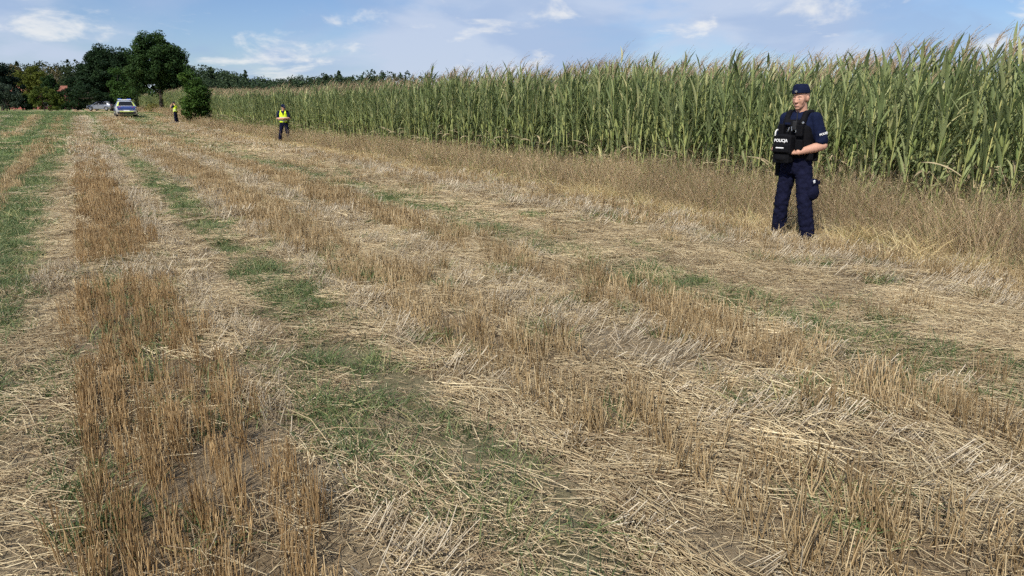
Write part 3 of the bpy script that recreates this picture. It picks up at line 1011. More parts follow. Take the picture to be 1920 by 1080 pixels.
def person(loc, rz, label, pose, voxel, outfit):
    root = empty('person', loc, rz, label, 'person')
    sh, el, wr = pose['shoulder'], pose['elbow'], pose['wrist']       # dicts 'L','R'
    hip, knee, ank = pose['hip'], pose['knee'], pose['ankle']
    toe = pose['toe']
    H = Matrix.Translation(pose['head']) @ Euler((pose['pitch'], pose.get('roll', 0), pose['yaw']), 'ZYX').to_matrix().to_4x4() @ Matrix.Scale(1.06, 4)
    # ---- body: one continuous surface
    head = [p_ell((0, .015, .03), (.074, .094, .100)), p_ell((0, -.022, -.045), (.058, .068, .074)), p_ell((0, -.066, -.098), (.026, .020, .018)),
            p_ell((0, -.072, .022), (.050, .018, .012)), p_ell((0, -.048, -.012), (.066, .046, .055)), p_ell((0, -.045, -.075), (.046, .040, .036))]
    head += p_cap((0, -.090, .006), (0, -.106, -.028), .010, .012)
    for s in (-1, 1):
        head += [p_ell((s * .011, -.100, -.033), (.009, .010, .008)), p_ell((s * .034, -.052, -.030), (.028, .026, .034)),
                 p_ell((s * .077, .012, -.008), (.010, .020, .032), (0, s * .2, s * -.3))]
    head += [p_ell((0, -.078, -.069), (.028, .018, .017))]
    body = p_xf(head, H)
    nk = np.array(H @ Vector((0, .018, -.075)))
    body += p_chain([(nk, .062), ((0, .015, 1.50), .066), ((0, .01, 1.42), .080)])
    body += [p_loft([(.86, 0, 0, .10, .09), (.95, 0, 0, .145, .10), (1.1, 0, 0, .14, .10), (1.25, 0, 0, .155, .105), (1.38, 0, 0, .165, .105), (1.46, 0, .01, .14, .08)])]
    for s in 'LR':
        body += p_chain([(sh[s], .055), (el[s], .050)]) + p_chain([(el[s], .050), (np.array(el[s]) * .65 + np.array(wr[s]) * .35, .054), (wr[s], .034)])
        body += p_chain([((0, .02, 1.50), .055), (np.array(sh[s]) * .8 + np.array((0, 0, .285)), .036)])
        body += hand_parts(wr[s], pose['hand'][s][0], pose['hand'][s][1], pose['hand'][s][2], pose['hand'][s][3])
        body += p_chain([(hip[s], .070), (knee[s], .050), (ank[s], .036), ((np.array(ank[s]) * .6 + np.array(toe[s]) * .4) * np.array([1, 1, 0]) + np.array([0, 0, .045]), .022)])
    blob('body', body, voxel, SKIN, root, 2)
    # ---- face details
    if voxel < 0.01:
        for s in (-1, 1):
            e = blob('eye', p_xf([p_ell((s * .030, -.0815, -.001), (.0135, .008, .0055))], H), .002, EYEW, root, 0)
            blob('iris', p_xf([p_ell((s * .030, -.0885, -.001), (.0060, .003, .0052))], H), .0012, IRIS, e, 0)
        for s in (-1, 1):
            blob('eyebrow', p_xf(p_chain([((s * .012, -.0895, .023), .0032), ((s * .030, -.0865, .026), .0036), ((s * .047, -.0745, .022), .0026)]), H), .002, HAIR, root, 0)
        blob('lips', p_xf(p_chain([((-.020, -.0875, -.068), .003), ((-.009, -.0935, -.067), .0042), ((.009, -.0935, -.067), .0042), ((.020, -.0875, -.068), .003)]), H), .002, LIP, root, 0)
        blob('hair', p_xf([p_ell((0, .024, .030), (.0765, .0895, .072))], H), .005, outfit.get('hair', HAIR), root, 1)
    else:
        blob('hair', p_xf([p_ell((0, .028, .030), (.078, .088, .080))], H), .01, HAIR, root, 1)
    # ---- shirt with short sleeves
    st = [p_loft([(.94, 0, 0, .165, .118), (1.08, 0, 0, .165, .122), (1.25, 0, 0, .178, .128), (1.36, 0, 0, .188, .125), (1.44, 0, .005, .165, .105), (1.50, 0, .012, .085, .075)])]
    for s in 'LR':
        S, E_ = np.array(sh[s]), np.array(el[s])
        st += p_chain([(S, .070), (S + (E_ - S) * .45, .074), (S + (E_ - S) * .80, .073)]) + p_chain([((0, .015, 1.475), .062), (S * .85 + np.array((0, 0, .215)), .060)])
    shirt = blob('shirt', st, max(voxel, .009), NAVY, root, 2, .012)
    # ---- trousers
    tr = [p_loft([(.80, 0, .01, .150, .105), (.90, 0, .01, .178, .128), (1.0, 0, 0, .172, .125), (1.05, 0, 0, .168, .122)])]
    for s in 'LR':
        h_, k_, a_ = np.array(hip[s]), np.array(knee[s]), np.array(ank[s])
        tr += p_chain([(h_, .098), (h_ * .5 + k_ * .5, .093), (k_, .084), (k_ * .5 + a_ * .5, .083), (a_ + np.array((0, .005, .02)), .078)])
    trousers = blob('trousers', tr, max(voxel, .010), NAVY_T, root, 2, .034)
    # ---- boots
    for s in 'LR':
        a_, t_ = np.array(ank[s]), np.array(toe[s])
        d_ = norm(np.array([t_[0] - a_[0], t_[1] - a_[1], 0]))
        heel = np.array([a_[0], a_[1], 0]) - d_ * .045
        g0 = np.array([a_[0], a_[1], 0])
        bt = p_chain([(a_ + np.array((0, 0, .08)), .058), (a_, .055)]) + p_chain([(heel + np.array((0, 0, .045)), .040), (g0 + d_ * .08 + np.array((0, 0, .042)), .042), (g0 + d_ * .175 + np.array((0, 0, .036)), .036)])
        bo = blob('boot', bt, .010, BOOT, root, 1)
        bm = bmesh.new()
        yaw = math.atan2(d_[1], d_[0])
        bx(bm, tuple(g0 + d_ * .065 + np.array((0, 0, .010))), (.275, .072, .022), (0, 0, yaw), .008)
        link('sole', bm_mesh('sole', bm, BLACKP), bo)
    # ---- belt
    belt = blob('belt', [p_loft([(.985, 0, 0, .182, .134), (1.035, 0, 0, .180, .133)])], .009, BLACK, root, 1)
    box_part('buckle', (0, -.14, 1.01), (.05, .02, .04), STEEL, belt, bevel=.005)
    for ang, w_, hgt in outfit.get('belt_items', []):
        ex, ey = .20 * math.cos(ang), -.155 * math.sin(ang)
        box_part('belt_pouch', (ex, ey, 1.01), (w_, .07, hgt), BLACK, belt, rot=(0, 0, math.atan2(ey, ex) + math.pi / 2), bevel=.012)
    return root, H, shirt, trousers


# --- nearest officer
PX, PY = 3.42, 9.02
pz = tz(PX, PY)
pose = dict(shoulder={'L': (.185, .01, 1.435), 'R': (-.185, .01, 1.435)}, elbow={'L': (.275, .06, 1.13), 'R': (-.262, .06, 1.14)},
            wrist={'L': (.125, -.178, 1.060), 'R': (-.20, -.16, 1.08)},
            hand={'L': ((-.95, -.06, -.05), (0, .6, -1), -1, .25), 'R': ((.9, -.2, -.05), (0, .6, -1), 1, .25)},
            hip={'L': (.088, .01, .90), 'R': (-.088, .01, .90)}, knee={'L': (.155, -.02, .50), 'R': (-.130, -.02, .50)},
            ankle={'L': (.215, .01, .10), 'R': (-.175, .02, .10)}, toe={'L': (.255, -.17, .04), 'R': (-.215, -.16, .04)},
            head=(0, -.025, 1.655), pitch=R(6), yaw=R(3))
off, H, shirt, trousers = person((PX, PY, pz), R(-52), 'person in navy uniform and side cap with black bag on the chest, nearest the camera', pose, .006,
                                 dict(hair=mat('shaved_hair', (0.40, 0.225, 0.16), 0.7, 0.12, 120), belt_items=[(-.35, .07, .11), (.35, .06, .09), (2.7, .08, .13), (-2.4, .07, .10), (-1.2, .07, .1)]))
off.scale = (1.03, 1.03, 1.03)
# side cap
capm = p_xf([p_loft([(.050, 0, .002, .083, .107), (.075, 0, .002, .0835, .109), (.110, 0, .004, .074, .111), (.138, 0, .006, .056, .108), (.150, 0, .008, .036, .092)], pw=2.1)],
            H @ Euler((R(-5), R(-4), 0)).to_matrix().to_4x4())
cap_o = blob('side_cap', capm, .005, NAVY, off, 1)
blob('cap_fold', p_xf([p_loft([(.050, 0, .002, .0850, .1090), (.088, 0, .002, .0845, .1115)], pw=2.1)], H @ Euler((R(-5), R(-4), 0)).to_matrix().to_4x4()), .005, NAVY, cap_o, 0)
bm = bmesh.new()
bmesh.ops.create_cone(bm, cap_ends=True, segments=14, radius1=.014, radius2=.011, depth=.008)
bmesh.ops.transform(bm, matrix=H @ Matrix.Translation((.004, -.115, .082)) @ Matrix.Rotation(R(90), 4, 'X'), verts=bm.verts)
link('badge', bm_mesh('badge', bm, STEEL), cap_o)
# load-bearing vest
vest = blob('vest', [p_loft([(1.065, 0, 0, .180, .142), (1.22, 0, 0, .190, .150), (1.34, 0, 0, .182, .148), (1.42, 0, .01, .148, .122)])]
            + p_chain([((.10, -.115, 1.38), .038), ((.105, -.06, 1.49), .034), ((.105, .05, 1.50), .034), ((.10, .115, 1.38), .038)])
            + p_chain([((-.10, -.115, 1.38), .038), ((-.105, -.06, 1.49), .034), ((-.105, .05, 1.50), .034), ((-.10, .115, 1.38), .038)]), .008, BLACK, off, 1, .008)
for x_, z_, w_, h_ in ((.115, 1.30, .075, .13), (-.115, 1.31, .07, .12), (.12, 1.14, .085, .12)):
    box_part('vest_pouch', (x_, -.172, z_), (w_, .05, h_), BLACK, vest, bevel=.012)
rad = box_part('radio', (.055, -.185, 1.355), (.05, .035, .10), BLACKP, vest, bevel=.01)
box_part('antenna', (.07, -.18, 1.455), (.010, .010, .12), BLACKP, rad, bevel=.003)
for x_, z_, a_ in ((-.02, 1.31, .3), (.018, 1.318, -.2), (.075, 1.30, .15)):
    box_part('clip', (x_, -.185, z_), (.010, .012, .05), STEEL, vest, rot=(0, a_, 0), bevel=.003)
box_part('name_patch', (-.05, -.168, 1.375), (.07, .01, .022), NAVY, vest, bevel=.003)
box_part('star_badge', (.135, -.158, 1.385), (.026, .012, .026), STEEL, vest, rot=(0, .78, 0), bevel=.004)
bm = bmesh.new()
for q in range(15):                                     # open steel ring hanging at the vest's right side
    a_ = R(40 + q * 18)
    bx(bm, (-.215 + .0 * q, -.10 + .040 * math.cos(a_), 1.25 + .050 * math.sin(a_)), (.012, .016, .016), (a_, 0, 0), .003)
link('cuff_ring', bm_mesh('cuff_ring', bm, WHITE), vest)
# black bag carried on the belly
bag = blob('chest_bag', [p_box((-.05, -.215, 1.135), (.225, .085, .20)), p_box((-.05, -.222, 1.10), (.205, .115, .09)), p_ell((-.05, -.215, 1.235), (.11, .048, .025))], .006, BLACK, off, 5, .006)
lower = blob('lower_pouch', [p_box((-.055, -.20, .985), (.205, .105, .10)), p_ell((-.055, -.205, .985), (.10, .07, .05))], .006, BLACK, bag, 6, .006)
Mx = Matrix.Rotation(R(90), 4, 'X')
text_part('lettering', 'POLICJA', .046, WHITE, bag, Matrix.Translation((-.06, -.2615, 1.185)) @ Mx)
box_part('label_strip', (-.055, -.283, 1.105), (.10, .006, .012), WHITE, bag, bevel=.002)
# lettering on the left sleeve
S, E_ = Vector(pose['shoulder']['L']), Vector(pose['elbow']['L'])
ax = (E_ - S).normalized()
pc = S + (E_ - S) * .60
nr = Vector((.93, -.30, 0)); nr = (nr - ax * nr.dot(ax)).normalized()
right = (-ax).cross(nr).normalized()
Mt = Matrix((( right.x, -ax.x, nr.x, pc.x + nr.x * .080), (right.y, -ax.y, nr.y, pc.y + nr.y * .080), (right.z, -ax.z, nr.z, pc.z + nr.z * .080), (0, 0, 0, 1)))
text_part('sleeve_lettering', 'POLICJA', .033, WHITE, shirt, Mt, .080)
# trouser extras
pk = blob('thigh_pocket', [p_box((.215, .02, .66), (.075, .16, .15)), p_ell((.232, .02, .60), (.060, .092, .095)), p_ell((.22, .02, .70), (.05, .085, .06))], .008, NAVY_T, trousers, 6, .012)
box_part('pocket_flap', (.262, .02, .715), (.014, .15, .045), NAVY_T, pk, bevel=.005)
box_part('pocket_note', (.266, -.035, .728), (.012, .035, .03), WHITE, pk, rot=(.2, 0, 0), bevel=.002)
hol = blob('holster', [p_box((-.215, .0, .86), (.06, .09, .20)), p_ell((-.215, -.01, .97), (.035, .05, .06))], .008, BLACK, trousers, 4)

# --- hi-vis vests for the two others
def hivis(root, voxel, v_neck=True):
    hv = blob('hi_vis_vest', [p_loft([(.97, 0, 0, .188, .142), (1.1, 0, 0, .185, .143), (1.26, 0, 0, .198, .148), (1.38, 0, 0, .188, .142), (1.42, 0, 0, .165, .125)])]
              + p_chain([((.105, -.10, 1.39), .045), ((.11, -.03, 1.505), .032), ((.11, .05, 1.505), .032), ((.105, .10, 1.39), .045)])
              + p_chain([((-.105, -.10, 1.39), .045), ((-.11, -.03, 1.505), .032), ((-.11, .05, 1.505), .032), ((-.105, .10, 1.39), .045)]), voxel, HIVIS, root, 1, .012)
    for z_, rx, ry in ((1.04, .194, .150), (1.17, .1985, .1535)):
        blob('reflective_band', [p_loft([(z_, 0, 0, rx, ry), (z_ + .05, 0, 0, rx, ry)])], .009, REFLECT, hv, 0)
    poly_part('neck_opening', [(-.05, -.1465, 1.425), (.05, -.1465, 1.425), (0, -.158, 1.30)], NAVY, hv, .01)
    return hv


MX, MY = (530 - 960) / 1390 * XK * 36.4, 36.4
pose = dict(shoulder={'L': (.19, .01, 1.455), 'R': (-.19, .01, 1.455)}, elbow={'L': (.275, -.06, 1.165), 'R': (-.275, -.06, 1.165)},
            wrist={'L': (.03, -.245, 1.16), 'R': (-.02, -.215, 1.115)},
            hand={'L': ((-1, .05, .1), (0, 1, 0), 1, .3), 'R': ((1, .05, .1), (0, 1, 0), -1, .3)},
            hip={'L': (.09, .01, .90), 'R': (-.09, .01, .90)}, knee={'L': (.155, -.03, .50), 'R': (-.17, -.03, .50)},
            ankle={'L': (.20, .02, .10), 'R': (-.235, .03, .10)}, toe={'L': (.25, -.16, .04), 'R': (-.30, -.14, .04)},
            head=(.03, -.05, 1.66), pitch=R(22), yaw=R(32))
o2, H2, sh2, tr2 = person((MX, MY, tz(MX, MY)), R(12), 'person in yellow hi-vis vest standing with arms folded, middle distance', pose, .011, dict(belt_items=[(-.3, .07, .12), (.3, .07, .1)]))
hivis(o2, .011)


def peaked_cap(H, root):
    c = blob('peaked_cap', p_xf([p_loft([(.045, 0, .004, .085, .104), (.10, 0, .006, .086, .104), (.125, 0, .01, .065, .085), (.135, 0, .01, .03, .04)], pw=2.0)], H), .008, NAVY, root, 1)
    blob('peak', p_xf([p_ell((0, -.10, .048), (.070, .062, .010), (R(12), 0, 0))], H), .006, NAVY, c, 0)
    bm = bmesh.new()
    bmesh.ops.create_cone(bm, cap_ends=True, segments=12, radius1=.020, radius2=.016, depth=.01)
    bmesh.ops.transform(bm, matrix=H @ Matrix.Translation((0, -.103, .09)) @ Matrix.Rotation(R(90), 4, 'X'), verts=bm.verts)
    link('badge', bm_mesh('badge', bm, STEEL), c)


peaked_cap(H2, o2)

TX, TY = (328 - 960) / 1390 * XK * 65, 65.0
pose = dict(shoulder={'L': (.19, .0, 1.46), 'R': (-.19, .0, 1.46)}, elbow={'L': (.25, -.22, 1.33), 'R': (-.24, -.22, 1.30)},
            wrist={'L': (.08, -.27, 1.56), 'R': (-.06, -.26, 1.50)},
            hand={'L': ((-.3, .25, .9), (-.6, .6, 0), 1, .4), 'R': ((.2, .3, .9), (.6, .6, 0), -1, .4)},
            hip={'L': (.088, .0, .90), 'R': (-.088, .0, .90)}, knee={'L': (.10, -.04, .50), 'R': (-.10, -.01, .50)},
            ankle={'L': (.11, .02, .10), 'R': (-.12, .05, .10)}, toe={'L': (.13, -.16, .04), 'R': (-.15, -.13, .04)},
            head=(0, -.06, 1.665), pitch=R(14), yaw=R(-5))
o3, H3, sh3, tr3 = person((TX, TY, tz(TX, TY)), R(-95), 'person in yellow hi-vis vest with hands raised to the face, beside the tall bush', pose, .012, dict(belt_items=[(-.3, .07, .12)]))
hivis(o3, .012)
peaked_cap(H3, o3)

# ------------------------------------------------------------------ maize
CORN_LEAF = fibre_mat('maize_leaf', [(0.0, (0.120, 0.165, 0.062)), (0.45, (0.225, 0.275, 0.115)), (0.75, (0.325, 0.360, 0.170)), (1.0, (0.48, 0.45, 0.23))], 0.40, 0.6, 0.25, 0.25)
CORN_DRY = fibre_mat('maize_dry_leaf', [(0.0, (0.22, 0.165, 0.10)), (1.0, (0.46, 0.40, 0.25))], 0.2, 0.7, 0.2)
CORN_STALK = fibre_mat('maize_stalk', [(0.0, (0.21, 0.26, 0.08)), (1.0, (0.42, 0.40, 0.16))], 0.0, 0.5, 0.2)
CORN_TASSEL = fibre_mat('maize_tassel', [(0.0, (0.26, 0.18, 0.11)), (1.0, (0.50, 0.39, 0.25))], 0.15, 0.7, 0.2)
CORN_HUSK = fibre_mat('maize_husk', [(0.0, (0.17, 0.22, 0.065)), (1.0, (0.28, 0.30, 0.11))], 0.1, 0.55, 0.15)


def corn_leaf(h, az, length, width, a0, a1, r, lean, curl=0.25, segs=7):
    t = np.linspace(0, 1, segs + 1)
    ang = a0 + (a1 - a0) * t ** 1.5
    st = length / segs
    rad = np.concatenate([[0], np.cumsum(np.sin(ang[:-1]) * st)])
    zz = np.concatenate([[0], np.cumsum(np.cos(ang[:-1]) * st)])
    tw = r.normal() * 0.5 * t
    az_t = az + r.normal() * 0.25 * t
    C = np.stack([np.cos(az_t) * rad + 0.012 * math.cos(az) + lean * 0.10 * t, np.sin(az_t) * rad + 0.012 * math.sin(az), h + zz], 1)
    prof = np.interp(t, [0, .12, .35, .6, .85, 1], [.55, .85, 1, .85, .42, .03]) * width / 2
    T = norm(np.gradient(C, axis=0))
    S = norm(np.cross(T, [0, 0, 1.0]) + 1e-6)
    Nn = np.cross(S, T)
    S2 = S * np.cos(tw)[:, None] + Nn * np.sin(tw)[:, None]
    N2 = np.cross(S2, T)
    wav = 0.15 * np.sin(t * 18 + r.random() * 6) * prof
    L_ = C - S2 * prof[:, None] + N2 * (curl * prof + wav)[:, None]
    R_ = C + S2 * prof[:, None] + N2 * (curl * prof - wav)[:, None]
    V = np.stack([L_, C, R_], 1).reshape(-1, 3)
    F = []
    for s in range(segs):
        b = s * 3
        F += [(b, b + 1, b + 4, b + 3), (b + 1, b + 2, b + 5, b + 4)]
    return V, np.array(F), np.full(len(V), np.clip(0.45 + 0.2 * r.normal(), 0, 1))


def corn_plant(seed):
    r = np.random.default_rng(seed)
    H_ = 2.13 + 0.14 * r.random()
    plane = r.random() * math.pi
    lean = 0.06 + 0.05 * r.random()
    parts = {'leaf': [], 'dry_leaf': [], 'ear': []}
    # stalk with nodes
    zs = np.linspace(0, H_, 8)
    rad = np.interp(zs / H_, [0, 0.3, 1], [.0105, .010, .0045])
    V, F = [], []
    for k, (z, q) in enumerate(zip(zs, rad)):
        off = lean * (z / H_) ** 2 * 0.6
        for s in range(5):
            a = 6.2832 * s / 5
            V.append((off + q * math.cos(a), q * math.sin(a), z))
    F = [(k * 5 + s, k * 5 + (s + 1) % 5, (k + 1) * 5 + (s + 1) % 5, (k + 1) * 5 + s) for k in range(7) for s in range(5)]
    parts['stalk'] = (np.array(V), np.array(F), np.full(len(V), r.random()))
    n = int(r.integers(20, 24))
    for k in range(n):
        f = k / (n - 1)
        h = 0.12 + f * (H_ - 0.25) + 0.05 * r.normal()
        az = plane + (k % 2) * math.pi + r.normal() * 0.7
        dry = r.random() < np.interp(f, [0, .12, .3, .45], [.6, .45, .2, 0])
        off = lean * (h / H_) ** 2 * 0.6
        if dry:
            lf = corn_leaf(h, az, 0.22 + 0.3 * r.random(), 0.022 + 0.02 * r.random(), R(25 + 60 * r.random()), R(80 + 95 * r.random()), r, 0.1, 0.6)
            lf = (lf[0] + np.array([off, 0, 0]), lf[1], lf[2]); parts['dry_leaf'].append(lf)
        else:
            L_ = np.interp(f, [0, .2, .4, .65, 1], [.34, .52, .68, .60, .36]) * (0.8 + 0.4 * r.random())
            droop = r.random()
            a1 = R(38 + 22 * r.random()) if droop < 0.72 else R(75 + 75 * r.random())
            if f > 0.7:
                a1 = R(30 + 25 * r.random())
            lf = corn_leaf(h, az, L_, 0.028 + 0.026 * r.random(), R(10 + 20 * r.random()), a1, r, 0.5, 0.35 + 0.3 * r.random())
            lf = (lf[0] + np.array([off, 0, 0]), lf[1], lf[2]); parts['leaf'].append(lf)
    # tassel, blown to one side
    nb = int(r.integers(5, 8))
    b0 = np.array([lean * 0.6, 0, H_ - 0.02])
    P = np.stack([b0 + np.array([0.01 * k / nb, 0, 0.14 * k / nb]) for k in range(nb)])
    az = r.random(nb) * 6.28
    sp = R(12) + R(16) * r.random(nb)
    D = np.stack([np.cos(az) * np.sin(sp) + 0.22, np.sin(az) * np.sin(sp), np.cos(sp)], 1)
    L_ = 0.15 + 0.12 * r.random(nb)
    D[0] = (0.12, 0, 1); L_[0] = 0.40
    V, F, T = fibres(P, D, L_, 0.0036, 3, 3, np.tile(np.array([[0.34 + 0.15 * r.random(), 0.0, -0.12]]), (nb, 1)), 0.55, r.random(nb))
    parts['tassel'] = (V, F, T)
    for k in range(int(r.integers(0, 3))):
        h = 0.85 + 0.2 * k + 0.15 * r.random()
        a = plane + r.random() * 6.28
        pts = [((0.014, 0), .012), ((0.03, .05), .024), ((0.045, .11), .027), ((0.062, .18), .019), ((0.072, .23), .004)]
        V, F = [], []
        for (o_, z_), q in pts:
            for s in range(6):
                t_ = 6.2832 * s / 6
                V.append((math.cos(a) * (o_ + q * math.cos(t_)) - math.sin(a) * q * math.sin(t_), math.sin(a) * (o_ + q * math.cos(t_)) + math.cos(a) * q * math.sin(t_), h + z_))
        F = [(k2 * 6 + s, k2 * 6 + (s + 1) % 6, (k2 + 1) * 6 + (s + 1) % 6, (k2 + 1) * 6 + s) for k2 in range(4) for s in range(6)]
        parts['ear'].append((np.array(V), np.array(F), np.full(len(V), r.random())))
    return parts


NVAR = 12
variants = [corn_plant(100 + k) for k in range(NVAR)]
part_meshes, joined_meshes = [], []
MATS = [CORN_STALK, CORN_LEAF, CORN_DRY, CORN_TASSEL, CORN_HUSK]
for k, pv in enumerate(variants):
    lst = [('stalk', mesh_np('stalk', *pv['stalk'][:2], [CORN_STALK], pv['stalk'][2], smooth=True))]
    lst += [('leaf', mesh_np('leaf', *q[:2], [CORN_LEAF], q[2], smooth=True)) for q in pv['leaf']]
    lst += [('dry_leaf', mesh_np('dry_leaf', *q[:2], [CORN_DRY], q[2], smooth=True)) for q in pv['dry_leaf']]
    lst += [('ear', mesh_np('ear', *q[:2], [CORN_HUSK], q[2], smooth=True)) for q in pv['ear']]
    lst.append(('tassel', mesh_np('tassel', *pv['tassel'][:2], [CORN_TASSEL], pv['tassel'][2])))
    part_meshes.append(lst)
    allp = [(*pv['stalk'], 0)] + [(*q, 1) for q in pv['leaf']] + [(*q, 2) for q in pv['dry_leaf']] + [(*pv['tassel'], 3)] + [(*q, 4) for q in pv['ear']]
    V, F, T, M_ = join(allp)
    joined_meshes.append(mesh_np('maize_joined', V, F, MATS, T, M_, smooth=True))

r = np.random.default_rng(900)
pl = []
for row in range(10):
    u0 = 10.05 + 0.72 * row
    v_ = 1.0
    while v_ < 176:
        v_ += 0.135 * (0.75 + 0.5 * r.random()) * (1.0 if row < 5 else 1.25)
        if r.random() < 0.04:
            continue
        u_ = u0 + 0.05 * r.normal() + 0.18 * math.sin(v_ * 0.11)
        pl.append((row, u_, v_))
pl = np.array(pl)
X, Y = uv2xy(pl[:, 1], pl[:, 2])
hs = 0.92 + 0.09 * sstep(8, 20, pl[:, 2]) + 0.12 * vnoise(pl[:, 2] * 0.35 + 9, pl[:, 1]) + 0.05 * r.normal(size=len(pl))
inview = (np.abs((X / np.maximum(Y, 0.1))) < 0.80) & (Y > 4)
pl, X, Y, hs = pl[inview], X[inview], Y[inview], hs[inview]
Z = terrain(X, Y) - 0.02
RZ = R(28) * r.normal(size=len(pl))
VAR = r.integers(0, NVAR, len(pl))
FLIP = np.where(r.random(len(pl)) < 0.5, -1.0, 1.0)
TILT = 0.04 * r.normal(size=(len(pl), 2))
infr = np.abs(X / Y) < 0.70
single = np.zeros(len(pl), bool)
for row, cnt in ((0, 185), (1, 80), (2, 35)):
    idx = np.where((pl[:, 0] == row) & infr)[0]
    single[idx[np.argsort(pl[idx, 2])[:cnt]]] = True
LBL = 'tall green maize plant with brown tassel, near rows right of the folded-arms person'
for k in np.where(single)[0]:
    root = bpy.data.objects.new('maize_plant', None)
    COL.objects.link(root)
    root.location = (X[k], Y[k], Z[k])
    root.rotation_euler = (TILT[k, 0], TILT[k, 1] + 0.03, RZ[k])
    root.scale = (hs[k], hs[k] * FLIP[k], hs[k])
    root['label'] = LBL
    root['category'] = 'maize plant'
    root['group'] = 'maize plants in the near front rows'
    for nm, me in part_meshes[VAR[k]]:
        o = bpy.data.objects.new(nm, me)
        COL.objects.link(o)
        o.parent = root
m_ = ~single
n_ = int(m_.sum())
instancer('maize_field', joined_meshes, np.stack([X, Y, Z], 1)[m_], np.stack([TILT[:, 0], TILT[:, 1] + 0.03, RZ], 1)[m_],
          np.stack([hs, hs * FLIP, hs], 1)[m_], VAR[m_], 'field of tall green maize with brown tassels stretching to the far trees', 'maize field')

# ------------------------------------------------------------------ straw, stubble, grass
STRAW = fibre_mat('pale_straw', [(0.0, (0.26, 0.18, 0.10)), (0.35, (0.45, 0.345, 0.205)), (0.7, (0.60, 0.485, 0.295)), (1.0, (0.76, 0.64, 0.41))], 0.12, 0.5, 0.15, 0.35)
STUB = fibre_mat('brown_stubble', [(0.0, (0.21, 0.140, 0.066)), (0.5, (0.41, 0.290, 0.150)), (1.0, (0.63, 0.50, 0.30))], 0.12, 0.55, 0.2, 0.3)
GRASS = fibre_mat('green_grass', [(0.0, (0.085, 0.130, 0.048)), (0.6, (0.150, 0.205, 0.082)), (0.85, (0.25, 0.28, 0.115)), (1.0, (0.46, 0.41, 0.20))], 0.35, 0.5, 0.2, 0.3)
DRYG = fibre_mat('dry_grass', [(0.0, (0.28, 0.195, 0.112)), (0.5, (0.49, 0.365, 0.215)), (0.9, (0.73, 0.58, 0.37)), (1.0, (0.25, 0.27, 0.10))], 0.3, 0.65, 0.42, 0.2)
CHAFF = fibre_mat('chaff', [(0.0, (0.17, 0.12, 0.07)), (0.6, (0.40, 0.31, 0.19)), (1.0, (0.56, 0.46, 0.30))], 0.0, 0.8, 0.2)


def p_lying(r, n, rad, aligned, wmul=1.0, lmul=1.0):
    a = r.random(n) * 6.28
    d = rad * np.sqrt(r.random(n))
    if aligned:
        az = r.normal(size=n) * 0.30 + np.where(r.random(n) < 0.5, math.pi, 0)
        m = r.random(n) < 0.25
        az = np.where(m, r.random(n) * 6.28, az)
    else:
        az = r.random(n) * 6.28
    L = (0.035 + 0.19 * r.random(n) ** 1.7) * lmul
    el = np.abs(r.normal(size=n)) * 0.13
    up = r.random(n) < 0.06
    el = np.where(up, 0.3 + 0.6 * r.random(n), el)
    D = dirs(az, el)
    P = np.stack([np.cos(a) * d, np.sin(a) * d, 0.004 + 0.035 * r.random(n)], 1) - D * (L / 2)[:, None] * np.array([1, 1, 0])
    return fibres(P, D, L, (0.0013 + 0.0013 * r.random(n)) * wmul, 3, 2, np.stack([0.25 * r.normal(size=n), 0.25 * r.normal(size=n), -np.sin(el) * 0.6], 1), 0.7, r.random(n))


def p_stub(r, n, length, width, hmin, hmax, wmul=1.0, tilt=0.12, lean=(0, 0)):
    P = np.stack([width * r.normal(size=n), length * (r.random(n) - 0.5), np.full(n, -0.01)], 1)
    D = np.stack([tilt * r.normal(size=n) + lean[0], tilt * r.normal(size=n) + lean[1], np.ones(n)], 1)
    br = r.random(n) < 0.08
    D[br] += r.normal(size=(br.sum(), 3)) * np.array([1.2, 1.2, 0])
    L = hmin + (hmax - hmin) * r.random(n) ** 0.7
    return fibres(P, D, L, (0.0019 + 0.0009 * r.random(n)) * wmul, 3, 1, None, 0.85, np.clip(0.5 + 0.28 * r.normal(size=n), 0, 1))


def p_grass(r, n, rad, hmin, hmax, wmul=1.0):
    a = r.random(n) * 6.28
    d = rad * np.sqrt(r.random(n))
    P = np.stack([np.cos(a) * d, np.sin(a) * d, np.full(n, -0.005)], 1)
    az = r.random(n) * 6.28
    D = dirs(az, R(45) + R(40) * r.random(n))
    L = hmin + (hmax - hmin) * r.random(n)
    bend = np.stack([np.cos(az) * 0.5, np.sin(az) * 0.5, -0.35 * np.ones(n)], 1) * (0.3 + 0.9 * r.random(n))[:, None]
    return fibres(P, D, L, (0.0020 + 0.0015 * r.random(n)) * wmul, 2, 3, bend, 0.15, np.clip(r.random(n) * 0.9 + 0.1 * (r.random(n) < 0.1) * 3, 0, 1), flat=True)


